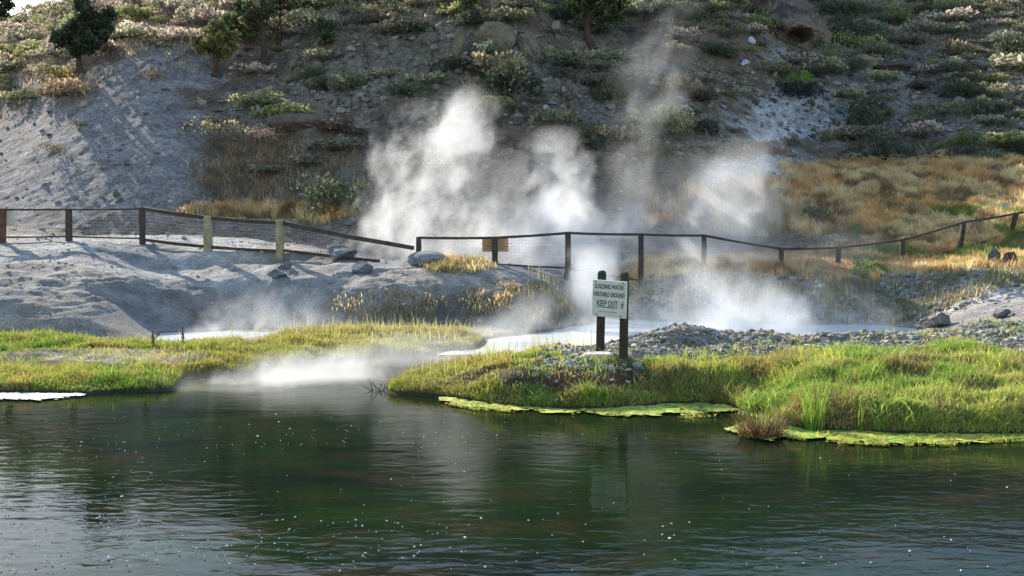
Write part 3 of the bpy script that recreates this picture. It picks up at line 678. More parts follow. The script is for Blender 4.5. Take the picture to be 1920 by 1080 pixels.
for (u, v, w_, nm, lab, cat, s, kw) in [
    (1500, 165, 48, 'leafy_bush', 'vivid green leafy shrub just above the dark dome-shaped bush', 'shrub', 301, dict(c1=(.12, .24, .03), c2=(.26, .40, .05), n=620)),
    (1486, 193, 58, 'dome_bush', 'nearly black dome-shaped shrub at the edge of the white scree', 'shrub', 302, dict(c1=(.025, .028, .03), c2=(.06, .06, .06), n=800, ragged=.25)),
    (1650, 306, 74, 'bush', 'wide dark olive shrub at the top edge of the orange grass', 'shrub', 303, dict(n=800, **DK)),
    (1812, 284, 58, 'bush', 'wide yellow-green shrub with level top above the orange grass', 'shrub', 304, dict(n=700, fl=.55, **GR)),
    (1872, 282, 40, 'bush', 'small yellow-green shrub beside the wide level-topped shrub', 'shrub', 305, dict(n=500, **GR)),
    (1728, 232, 44, 'bush', 'round pale green shrub above a pair of small dark bushes', 'shrub', 306, dict(n=600, c1=(.16, .2, .1), c2=(.3, .33, .16))),
    (1560, 125, 52, 'bush', 'bushy grey-green shrub left of the low dark rock ledge', 'shrub', 307, dict(n=700, fl=.8)),
    (1420, 62, 50, 'bush', 'olive green shrub at the left foot of the cave outcrop', 'shrub', 308, dict(n=600, **GR)),
    (1590, 88, 62, 'bush', 'dark shrub right of the cave outcrop', 'shrub', 309, dict(n=700, fl=.8, **DK)),
    (1275, 268, 46, 'bush', 'brown-tipped dark shrub behind the thin steam column', 'shrub', 310, dict(n=600, fl=.9, tip=(.3, .22, .1), **DK)),
    (955, 200, 100, 'bush', 'broad dark green shrub at mid height on the shaded rubble slope', 'shrub', 311, dict(n=1000, **DK)),
    (620, 412, 84, 'bush', 'tangled dark green bush behind the left fence end', 'shrub', 312, dict(n=1000, fl=.95, **DK)),
    (281, 158, 40, 'bush', 'small lone shrub near the top of the bare grey talus', 'shrub', 313, dict(n=420, **BR)),
    (396, 240, 40, 'bush', 'upper of two straw-tipped shrubs on the bare grey talus', 'shrub', 314, dict(n=420, tip=(.45, .38, .2), **BR)),
    (405, 270, 58, 'bush', 'lower and larger of two straw-tipped shrubs on the grey talus', 'shrub', 315, dict(n=560, tip=(.45, .38, .2), **BR)),
    (355, 240, 16, 'bush', 'tiny dark bush left of the two straw-tipped shrubs', 'shrub', 316, dict(n=160, **DK)),
    (104, 292, 40, 'bush', 'brown shrub low on the left part of the talus', 'shrub', 317, dict(n=420, **BR)),
    (152, 240, 34, 'bush', 'low flat brown shrub in the middle of the left talus', 'shrub', 318, dict(n=320, fl=.4, **BR)),
    (138, 186, 80, 'bush', 'wide brown shrub band at the upper left rim of the talus', 'shrub', 319, dict(n=800, fl=.45, tip=(.4, .28, .16), **BR)),
    (112, 162, 50, 'bush', 'golden-tipped shrub under the big dark pine', 'shrub', 320, dict(n=600, tip=(.55, .42, .12), **BR)),
    (495, 262, 44, 'bush', 'pale twiggy shrub beside the thin bare sapling', 'shrub', 321, dict(n=420, c1=(.2, .17, .13), c2=(.35, .28, .2))),
    (1530, 415, 44, 'bush', 'grey rounded shrub half hidden by steam behind the right fence', 'shrub', 322, dict(n=400, **DK)),
]:
    shrub(u, v, w_, nm, lab, cat, s, **kw)

# ------------------------------------------------------------------ trees
def tree(u, v, htpx, name, label, s, blobs, lean=0, trunk_w=.10, bare=0, c1=(.05, .075, .03), c2=(.12, .15, .055), nl=2600, ymin=45, fork=0, Y=None, cat='tree', ls=.16):
    """blobs: (dx, height, radius) in units of tree height; limbs run from the trunk to each"""
    r = np.random.default_rng(s)
    p = hit(u, v, ymin) if Y is None else at(u, v, Y); H = htpx / F * p[1]
    root = empty(name, tuple(p), 0); tag(root, label, cat)
    mb = MB(); tops = max(b[1] for b in blobs) * .96
    tz = np.linspace(0, tops, 9); cx = lean * tz ** 1.3 + .012 * np.cumsum(r.standard_normal(9)) * (tz > 0); cyv = .012 * np.cumsum(r.standard_normal(9))
    tp = np.stack([cx, cyv, tz - .02], 1) * H; bc = (.075, .052, .038)
    mb.tube(tp, trunk_w * H * .5 * (1 - tz / tops * .85) * np.where(tz == 0, 1.5, 1), 8, bc, .25)
    if fork: mb.tube(np.stack([np.linspace(0, fork, 5), np.zeros(5), np.linspace(.16, .6, 5)], 1) * H, np.linspace(.03, .012, 5) * H, 6, bc)
    cen = []
    blobs = [(a_, b__, c_ * .85) for a_, b__, c_ in blobs] + [(a_ + c_ * r.uniform(-1.2, 1.2), max(b__ + c_ * r.uniform(-.7, .8), .12), c_ * r.uniform(.3, .5)) for a_, b__, c_ in blobs for _ in range(2)]
    for (dx, hz, rad) in blobs:
        dy = r.uniform(-.6, .6) * rad * 1.5; cpt = np.array([dx + lean * hz, dy, hz]); cen.append((cpt, rad))
        i = int(np.clip(np.searchsorted(tz, max(hz - rad * .9 - abs(dx) * .5, .12)), 1, 8)); a = tp[i] / H
        for k in range(2 + (bare > 0) * 3):
            e = cpt + r.standard_normal(3) * rad * .55; midp = (a + e) / 2 + r.standard_normal(3) * .03 + np.array([0, 0, .03])
            mb.tube(np.stack([a, midp, e]) * H, np.array([.016, .009, .003]) * H * (1.2 if k == 0 else .8), 5, bc)
            if bare:
                for q_ in range(4):
                    f_ = midp + (e - midp) * r.random(); g_ = f_ + r.standard_normal(3) * rad * .5
                    mb.tube(np.stack([f_, g_]) * H, np.array([.005, .002]) * H, 4, bc)
    mb.build('trunk', M_bark, root)
    n = int(nl * 1.5 * (1 - bare)); wts = np.array([c_[1] ** 2 for c_ in cen]); k = r.choice(len(cen), n, p=wts / wts.sum())
    # sprays sit in clumps inside each blob
    ncl = 11; cl = r.standard_normal((len(cen), ncl, 3)); cl /= np.linalg.norm(cl, axis=2)[..., None]; cl *= (.45 + .55 * r.random((len(cen), ncl, 1)))
    j = r.integers(0, ncl, n); cc_ = np.stack([c_[0] for c_ in cen])[k]; rr = np.array([c_[1] for c_ in cen])[k][:, None]
    off = r.standard_normal((n, 3)) * .2
    Pp = (cc_ + (cl[k, j] + off) * rr * np.array([1, 1, .8])) * H
    ax = cl[k, j] + r.standard_normal((n, 3)) * .8 + np.array([0, 0, .35]); ax /= np.linalg.norm(ax, axis=1)[:, None]
    sd_ = np.cross(ax, r.standard_normal((n, 3))); sd_ /= np.linalg.norm(sd_, axis=1)[:, None]
    l = ls * (.6 + .8 * r.random(n))[:, None]; w_ = l * .28
    Vv = np.stack([Pp - sd_ * w_ * .4, Pp + ax * l * .5 - sd_ * w_, Pp + ax * l, Pp + ax * l * .5 + sd_ * w_], 1).reshape(-1, 3)
    tone = r.random((len(cen), ncl))[k, j][:, None]
    ct = (np.array(c1) + (np.array(c2) - np.array(c1)) * (.25 * r.random((n, 1)) + .75 * tone)) * (1 + .12 * r.standard_normal((n, 1)))
    obj('crown', npmesh('crown', Vv, [np.arange(n * 4).reshape(n, 4)], np.repeat(np.clip(ct, .008, .9), 4, 0)), M_needle, root)
    return root
tree(405, 143, 100, 'juniper_tree', 'small round-crowned tree with forked trunk at the edge of the grey talus', 401,
     [(-.17, .62, .19), (.17, .60, .19), (0, .78, .20), (-.22, .48, .12), (.27, .44, .12), (.05, .9, .10), (-.05, .58, .16)], 0, .14, fork=.12, c1=(.09, .10, .035), c2=(.24, .22, .075), nl=3600, ls=.2)
tree(152, 138, 130, 'pine_tree', 'large dark leaning pine on the upper left hillside', 402,
     [(-.18, .62, .20), (.05, .80, .20), (.18, .66, .20), (-.02, .55, .22), (-.30, .48, .16), (.10, .42, .2), (.28, .84, .12), (-.08, .36, .16), (.22, .5, .16)], .10, .1, c1=(.03, .045, .028), c2=(.08, .10, .045), nl=4200, ls=.26)
tree(494, 118, 132, 'bare_pine', 'dark crooked trunk with thin twiggy crown right of the round tree', 403,
     [(-.12, .75, .14), (.08, .85, .14), (-.02, .62, .12), (-.2, .6, .1), (.16, .7, .1)], -.06, .11, bare=.72, nl=2200, ls=.2)
tree(524, 88, 108, 'bare_pine', 'slim straight trunk with thin crown right of the crooked trunk', 404,
     [(-.1, .8, .14), (.1, .88, .13), (.12, .7, .1), (-.14, .66, .09)], 0, .08, bare=.65, nl=2200, ls=.2)
tree(462, 95, 92, 'juniper_tree', 'loose green tree behind the round tree and the crooked trunk', 405,
     [(-.2, .55, .2), (.1, .65, .2), (-.1, .8, .17), (.2, .45, .16), (-.28, .38, .12), (.0, .35, .14)], 0, .08, c1=(.06, .10, .04), c2=(.16, .20, .08), nl=1500, ls=.24)
tree(552, 32, 130, 'pine_tree', 'dark pine at the top edge behind the slim trunks', 406,
     [(-.15, .55, .2), (.15, .58, .2), (0, .75, .2), (.25, .42, .15), (-.2, .4, .14), (.35, .6, .12)], 0, .13, c1=(.035, .05, .025), c2=(.09, .11, .045), nl=2600, ls=.28)
tree(606, 88, 50, 'juniper_tree', 'small cone-shaped bushy juniper right of the slim trunks', 407,
     [(0, .4, .3), (.05, .65, .24), (-.05, .85, .16), (.12, .3, .25)], 0, .12, c1=(.045, .07, .03), c2=(.11, .14, .06), nl=1500, ls=.2)
tree(1112, 92, 165, 'pine_tree', 'dark broad pine at the top of the shaded slope left of the thin steam', 408,
     [(-.1, .62, .18), (.14, .6, .2), (0, .8, .2), (.26, .5, .16), (.02, .5, .18), (.2, .36, .14), (-.14, .48, .12)], 0, .09, c1=(.035, .055, .022), c2=(.11, .13, .045), nl=5000, ls=.26)
tree(878, 42, 60, 'juniper_tree', 'ragged small tree above the ochre cliff', 409,
     [(-.1, .7, .22), (.15, .75, .2), (.0, .5, .2)], 0, .14, bare=.3, c1=(.07, .09, .035), c2=(.17, .18, .07), nl=1400, ls=.2)
tree(2, 52, 80, 'juniper_tree', 'dark tree on the skyline cut off by the top left corner', 410,
     [(-.1, .6, .25), (.08, .75, .2), (-.05, .4, .2)], 0, .1, c1=(.03, .045, .025), c2=(.08, .1, .045), nl=1600, ls=.3)
# the thin red-barked sapling and the dead branches on the lower slope
p = hit(500, 316, 44); H = 72 / F * p[1]; mb = MB()
mb.tube([p, p + np.array([.02, 0, H * .5]), p + np.array([-.02, 0, H])], [.05, .04, .02], 6, (.16, .08, .06))
root = empty('sapling', tuple(p)); tag(root, 'thin bare sapling with reddish stem on the brown slope', 'tree')
o = mb.build('trunk', M_bark, root); o.location = tuple(-p)
a = bush_mesh('x', 431, 200, (.22, .15, .12), (.4, .28, .2), ls=.16, ragged=1)
o = obj('crown', npmesh('crown', a[0] * .55, [a[1]], a[2]), M_bush, root, (0, 0, H * .72))
for (u, v, lw, s, lab) in [(665, 245, 2.4, 1, 'dead grey branches sprawling on the slope left of the big steam plume'), (575, 240, 2.0, 2, 'dead grey branches beside the dark overhang on the brown slope')]:
    p = hit(u, v, 44); mb = MB(); r = np.random.default_rng(500 + s)
    for k in range(16):
        a0 = np.array([r.uniform(-.4, .4), r.uniform(-.3, .3), .1]); d = np.array([r.uniform(-1, 1), r.uniform(-.5, .5), r.uniform(.1, .55)]); L_ = lw * r.uniform(.4, 1) * .6
        mb.tube([a0, a0 + d * L_ * .5 + r.standard_normal(3) * .06, a0 + d * L_ + np.array([0, 0, -.1])], [.035, .022, .008], 5, (.30, .26, .23))
    tag(mb.build('dead_branch', M_bark, None, False, tuple(p)), lab, 'dead branches')
# ------------------------------------------------------------------ timber and wire
M_wood = mat_tint('weathered_wood', .85, ((14, .7, .012), (50, .5, .004)), .35, 5, .2, (30, .25))
M_wire, nt, out = nodes('fence_wire'); b = N(nt, 'ShaderNodeBsdfPrincipled'); nt.links.new(b.outputs[0], out.inputs[0])
b.inputs['Base Color'].default_value = (.20, .19, .18, 1); b.inputs['Metallic'].default_value = .6; b.inputs['Roughness'].default_value = .5
nt.links.new(mixc(nt, noise(nt, N(nt, 'ShaderNodeTexCoord').outputs['Object'], 6), (.22, .20, .19, 1), (.40, .39, .38, 1)), b.inputs['Base Color'])
def beam(name, a, b_, w_, h_, mat, parent, col, seed=0):
    """a sawn timber from a to b with slightly worn edges"""
    a = np.array(a, float); b_ = np.array(b_, float); d = b_ - a; L_ = np.linalg.norm(d); d /= L_
    side = np.cross(d, [0, 0, 1.0]); side = side / np.linalg.norm(side) if np.linalg.norm(side) > .2 else np.array([1.0, 0, 0]); upv = np.cross(side, d)
    r = np.random.default_rng(seed); ns = 7; V = []
    ch = .16
    prof_ = [(-1 + ch, -1), (1 - ch, -1), (1, -1 + ch), (1, 1 - ch), (1 - ch, 1), (-1 + ch, 1), (-1, 1 - ch), (-1, -1 + ch)]
    for i in range(ns):
        s = i / (ns - 1); sag = -.012 * math.sin(math.pi * s) * L_ * .5 if abs(d[2]) < .6 else 0
        for (p_, q_) in prof_:
            V.append(a + d * L_ * s + side * p_ * w_ / 2 * (1 + .07 * r.standard_normal()) + upv * q_ * h_ / 2 * (1 + .07 * r.standard_normal()) + np.array([0, 0, sag]))
    k = len(prof_); F4 = [[i * k + j, i * k + (j + 1) % k, (i + 1) * k + (j + 1) % k, (i + 1) * k + j] for i in range(ns - 1) for j in range(k)]
    V = np.array(V); V = np.vstack([V, V[:k].mean(0), V[-k:].mean(0)])
    F3 = [[ns * k, (j + 1) % k, j] for j in range(k)] + [[ns * k + 1, (ns - 1) * k + j, (ns - 1) * k + (j + 1) % k] for j in range(k)]
    cc = np.tile(np.array(col), (len(V), 1)) * (.85 + .3 * r.random((len(V), 1)))
    return obj(name, npmesh(name, V, [F3, F4], cc), mat, parent)
def wires(name, a0, a1, b0, b1, parent, step=.10, th=.005):
    """a panel of square wire mesh between the bottoms a0,b0 and the tops a1,b1 of two posts"""
    a0, a1, b0, b1 = [np.array(q, float) for q in (a0, a1, b0, b1)]
    L_ = np.linalg.norm(b0 - a0); mb = MB(); nv = max(2, int(L_ / step))
    for i in range(1, nv):
        s = i / nv; mb.tube([a0 + (b0 - a0) * s, a1 + (b1 - a1) * s], th / 2, 4)
    for i in range(0, 11):
        s = i / 10; mb.tube([a0 + (a1 - a0) * s, a0 + (a1 - a0) * s + (b0 - a0 + (b1 - b0 - a1 + a0) * s) * .5 + np.array([0, 0, -.012]), b0 + (b1 - b0) * s], th / 2, 4)
    return mb.build(name, M_wire, parent)
def fence(root, posts, rails, panels, colr):
    """posts: (u base, v base, u top, v top, width, Y or None, colour or None)"""
    B, T = [], []
    for i, (ub, vb, ut, vt, w_, Y, c_) in enumerate(posts):
        p = hit(ub, vb, 30) if Y is None else at(ub, vb, Y)
        if Y is not None: p[2] = min(p[2], ztab(p[0], p[1]) + .0)
        q = at(ut, vt, p[1]); B.append(p); T.append(q)
        beam('post', p - np.array([0, 0, .12]), q, w_, w_, M_wood, root, c_ or colr, i)
    for (i, di, j, dj, w_, kind) in rails:
        a = (T[i] + np.array([0, 0, di])) if kind == 't' else (B[i] + np.array([0, 0, di]))
        b_ = (T[j] + np.array([0, 0, dj])) if kind == 't' else (B[j] + np.array([0, 0, dj]))
        off = np.array([0, -.02 if kind == 't' else .0, 0])
        beam('rail', a + off, b_ + off, .05 if kind != 't' else .09, w_, M_wood, root, colr, 50 + i)
    for (i, j) in panels:
        o_ = np.array([0, .03, 0])
        wires('wire_panel', B[i] + o_ + np.array([0, 0, .10]), T[i] + o_ + np.array([0, 0, -.08]), B[j] + o_ + np.array([0, 0, .10]), T[j] + o_ + np.array([0, 0, -.08]), root)
    return B, T
DB, PALE = (.065, .05, .04), (.27, .235, .14)
p0 = hit(265, 457, 30); rootA = empty('wire_fence', tuple(p0))
tag(rootA, 'left wooden rail and wire fence on the pale terrace, its last top rail fallen', 'fence')
postsA = [(-128, 455, -128, 391, .17, None, None), (5, 455, 5, 391, .17, None, (.12, .06, .04)), (129, 452, 129, 391, .18, None, None), (267, 458, 267, 390, .17, None, None), (390, 472, 390, 405, .25, None, PALE), (525, 483, 525, 412, .24, None, PALE)]
BA, TA = fence(rootA, postsA, [(0, -.03, 1, -.03, .06, 't'), (1, -.03, 2, -.03, .06, 't'), (2, -.03, 3, -.03, .06, 't'), (3, -.02, 4, -.06, .12, 't'), (4, -.06, 5, -.10, .12, 't'),
     (0, .18, 1, .18, .05, 'b'), (1, .18, 2, .16, .05, 'b'), (2, .16, 3, .2, .05, 'b'), (3, .16, 4, .16, .10, 'b'), (4, .16, 5, .20, .10, 'b')],
     [(0, 1), (1, 2), (2, 3), (3, 4), (4, 5)], DB)
beam('rail', TA[5] + np.array([.05, -.03, -.10]), at(776, 465, TA[5][1] - .6), .10, .14, M_wood, rootA, DB, 77)
q = hit(690, 489, 30); beam('rail', BA[5] + np.array([.12, .1, .22]), at(712, 489, BA[5][1] - .4), .09, .09, M_wood, rootA, DB, 78)
wires('wire_panel', BA[5] + np.array([.1, 0, .15]), TA[5] + np.array([.1, 0, -.15]), at(775, 492, 36), at(775, 466, 36), rootA)
for o in rootA.children: o.location = -Vector(p0)
p1 = hit(928, 498, 30); rootB = empty('wire_fence', tuple(p1))
tag(rootB, 'long rail and wire fence behind the sign, running through steam up to the right', 'fence')
postsB = [(785, 482, 785, 444, .17, 36.3, None), (928, 498, 928, 444, .19, 36.5, None), (1065, 512, 1065, 435, .20, 37.5, None), (1202, 487, 1202, 438, .18, 38.5, None), (1320, 492, 1320, 440, .16, 40, None),
          (1465, 494, 1465, 465, .16, 41.5, None), (1571, 493, 1573, 463, .16, 41.5, None), (1691, 488, 1692, 448, .17, 42.5, None), (1799, 472, 1807, 415, .17, None, None), (1893, 441, 1906, 399, .17, None, None), (2010, 436, 2014, 378, .17, None, None)]
BB, TB = fence(rootB, postsB, [(i, -.03, i + 1, -.03, .08, 't') for i in range(10)] + [(1, .05, 2, .42, .06, 'b'), (2, .42, 3, .12, .05, 'b'), (7, .05, 8, .06, .14, 'b'), (8, .06, 9, .1, .10, 'b'), (9, .1, 10, .1, .1, 'b')],
     [(i, i + 1) for i in range(7)], DB)
for o in rootB.children: o.location = -Vector(p1)
# boards hung on the fence
M_board = mat_tint('sign_paint', .7, ((20, .3, .004),), .16, 9, .3)
Yb = BB[1][1] + .16; a = at(904, 447, Yb); b_ = at(953, 472, Yb); mb = MB()
mb.box((0, 0, 0), (b_[0] - a[0], .03, a[2] - b_[2]), col=(.48, .27, .13)); bo = mb.build('trail_board', M_board, None, False, tuple((a + b_) / 2))
tag(bo, 'small brown wooden notice board on the fence post behind the sign', 'notice board')
mb = MB(); r = np.random.default_rng(3)
for k in range(5):
    for j in range(2): mb.box((-.27 + .54 * j + .06 * r.standard_normal(), -.017, .10 - .05 * k + .01 * r.standard_normal()), (.10 + .1 * r.random(), .003, .014), col=(.12, .07, .04))
mb.build('worn_marks', M_board, bo)
Yb = BA[1][1] + .10; a = at(9, 394, Yb); b_ = at(28, 424, Yb); mb = MB()
mb.box((0, 0, 0), (b_[0] - a[0], .02, a[2] - b_[2]), col=(.50, .45, .36)); tag(mb.build('back_board', M_board, None, False, tuple((a + b_) / 2)), 'pale blank board fixed behind the fence by the left edge', 'board')

# ------------------------------------------------------------------ the warning sign
pl = at(1125, 664, 20.9); pl[2] = ztab(pl[0], pl[1]); pr = at(1169, 668, 20.55); pr[2] = ztab(pr[0], pr[1])
sc_ = (pl + pr) / 2; ry = math.atan2(pr[1] - pl[1], pr[0] - pl[0])
sign = empty('warning_sign', tuple(sc_)); tag(sign, 'cream warning board on two dark posts with rounded tops on the near bank', 'sign')
def sign_post(p, vt, ut, seed):
    q = at(ut, vt, p[1]); q[0] = p[0] + (q[0] - p[0]); h = q[2] - p[2]; r = np.random.default_rng(seed)
    mb = MB(); w_ = .066; zs = [-.15, .3, .7, h - .10, h - .04, h - .012, h]; ws = [1.04, 1.0, .99, 1.0, .95, .72, .35]
    V = []; ch = .25
    prof_ = [(-1 + ch, -1), (1 - ch, -1), (1, -1 + ch), (1, 1 - ch), (1 - ch, 1), (-1 + ch, 1), (-1, 1 - ch), (-1, -1 + ch)]
    for z, s in zip(zs, ws):
        fx = (q[0] - p[0]) * z / h
        for a_, b__ in prof_: V.append([a_ * w_ * s + fx, b__ * w_ * s, z])
    k = 8; F4 = [[i * k + j, i * k + (j + 1) % k, (i + 1) * k + (j + 1) % k, (i + 1) * k + j] for i in range(len(zs) - 1) for j in range(k)]
    V.append([q[0] - p[0], 0, h + .004]); F3 = [[(len(zs) - 1) * k + j, (len(zs) - 1) * k + (j + 1) % k, len(V) - 1] for j in range(k)]
    V = np.array(V); c_ = np.tile([.045, .034, .022], (len(V), 1)); c_[V[:, 2] > h - .14] = (.03, .045, .03)
    rot = Matrix.Rotation(ry, 3, 'Z'); V = V @ np.array(rot).T + (p - sc_)
    return obj('post', npmesh('post', V, [F3, F4], c_), M_wood, sign)
sign_post(pl, 507, 1129.5, 1); sign_post(pr, 510, 1171.5, 2)
M_cream = mat_tint('cream_paint', .6, ((12, .25, .006),), .16, 4, .35, (22, .12))
bl = at(1112, 557, 20.75); br = at(1174.5, 564, 20.33); bc = (bl + br) / 2
ry2 = math.atan2(br[1] - bl[1], br[0] - bl[0]); Wb = math.hypot(br[0] - bl[0], br[1] - bl[1]) ; Hb = 69 / F * 20.5
tilt = math.atan2(3.5, 62)                        # the board hangs a little low on its right
Mb = Matrix.Rotation(ry2, 3, 'Z') @ Matrix.Rotation(R(1.5), 3, 'Y')
mb = MB(); V = []
th = .055; bev = .004
for (yy, s) in ((-th / 2, 1 - 2 * bev), (-th / 2 + bev, 1), (th / 2 - bev, 1), (th / 2, 1 - 2 * bev)):
    for sx, sz in ((-1, -1), (1, -1), (1, 1), (-1, 1)): V.append([sx * Wb / 2 * s, yy, sz * Hb / 2 * s])
F4 = [[0, 1, 2, 3], [15, 14, 13, 12]] + [[i * 4 + (j + 1) % 4, i * 4 + j, (i + 1) * 4 + j, (i + 1) * 4 + (j + 1) % 4] for i in range(3) for j in range(4)]
mb.add(np.array(V), F4=F4, col=(.60, .57, .46))
board = mb.build('board', M_cream, sign, False, tuple(bc - sc_)); board.rotation_euler = Mb.to_euler()
M_paint = mat_tint('black_lettering', .7, ((60, .2, .002),), .5, 30, .2)
def text(s, w_, h_, x, z, colr=(.045, .05, .035)):
    cu_ = bpy.data.curves.new('lettering', 'FONT'); cu_.body = s; cu_.align_x = 'CENTER'; cu_.align_y = 'CENTER'; cu_.extrude = .004; cu_.size = 1
    o = bpy.data.objects.new('t', cu_); C.objects.link(o)
    bpy.context.view_layer.update()
    me = bpy.data.meshes.new_from_object(o.evaluated_get(bpy.context.evaluated_depsgraph_get())); bpy.data.objects.remove(o)
    v_ = np.empty(len(me.vertices) * 3, np.float32); me.vertices.foreach_get('co', v_); v_ = v_.reshape(-1, 3)
    mn, mx_ = v_.min(0), v_.max(0); v_ = (v_ - (mn + mx_) / 2) / (mx_ - mn + 1e-9)
    v2 = np.stack([v_[:, 0] * w_ + x, -v_[:, 2] * .006 - th / 2 - .0025, v_[:, 1] * h_ + z], 1)
    me.vertices.foreach_set('co', v2.astype(np.float32).ravel())
    a_ = me.color_attributes.new('tint', 'FLOAT_COLOR', 'POINT'); a_.data.foreach_set('color', np.tile([*colr, 1], len(v2)).astype(np.float32))
    me.update(); return obj('lettering', me, M_paint, board)
text('SCALDING WATER', Wb * .86, Hb * .125, -.0, Hb * .335)
text('UNSTABLE GROUND', Wb * .93, Hb * .125, -.0, Hb * .12)
text('KEEP OUT', Wb * .62, Hb * .165, -.03, -Hb * .125)
mb = MB(); mb.box((-.03, -th / 2 - .003, -Hb * .235), (Wb * .60, .005, .013), col=(.045, .05, .035)); mb.build('underline', M_paint, board)
# striding figure beside the words
mb = MB(); X0, Z0, S = Wb * .405, -Hb * .135, Hb * .19; yy = -th / 2 - .003
for a, b_, w_ in [((.05, .22), (-.03, -.05), .16), ((-.03, -.05), (-.22, -.5), .10), ((0, -.05), (.12, -.28), .10), ((.12, -.28), (.16, -.52), .09), ((.04, .2), (-.2, .0), .07), ((.05, .2), (.24, .04), .07)]:
    a = np.array(a) * S; b_ = np.array(b_) * S; d = (b_ - a); n_ = np.array([-d[1], d[0]]) / (np.linalg.norm(d) + 1e-9) * w_ * S / 2
    q_ = [a + n_, a - n_, b_ - n_, b_ + n_]; mb.add([[X0 + q[0], yy, Z0 + q[1]] for q in q_], F4=[[0, 1, 2, 3]], col=(.045, .05, .035)); yy -= .0004
th_ = np.arange(10) * .628; mb.add([[X0 + .09 * S + .1 * S * math.cos(t_), yy, Z0 + .40 * S + .11 * S * math.sin(t_)] for t_ in th_] + [[X0 + .09 * S, yy, Z0 + .4 * S]], F3=[[10, (k + 1) % 10, k] for k in range(10)], col=(.045, .05, .035))
mb.build('walking_symbol', M_paint, board)
# the last line has weathered to faint broken strokes
mb = MB(); r = np.random.default_rng(9); x = -Wb * .30
while x < Wb * .27:
    L_ = r.uniform(.008, .022); mb.box((x + L_ / 2, -th / 2 - .003, -Hb * .355 + r.normal(0, .004)), (L_, .003, r.uniform(.01, .026)), col=(.25, .26, .22)); x += L_ + r.uniform(.006, .02)
mb.build('worn_line', M_paint, board)
for sx, sz in ((-.36, -.44), (.36, -.44), (-.40, .455), (.40, .455)):
    mb = MB(); mb.tube([[sx * Wb, -th / 2 - .012, sz * Hb], [sx * Wb, -th / 2 + .004, sz * Hb]], .013, 8, (.04, .035, .03)); mb.build('bolt', M_wood, board)
# the pale slab lying in front of the posts
p = hit(1122, 667, 18); r = chipped(I3[0], 77, 4, .1); Vv = np.clip(r * 1.4, -1, 1) * np.array([.27, .12, .030]) 
s_ = npmesh('slab', Vv + fb3(I3[0], 3, 5)[:, None] * .02, [I3[1]], np.tile([.55, .50, .42], (len(Vv), 1))); o = obj('slab', s_, M_rock, None, tuple(p + np.array([0, -.06, .035]))); o.rotation_euler = (R(6), R(-2), R(-4))
tag(o, 'flat pale stone slab lying at the foot of the warning sign', 'slab')

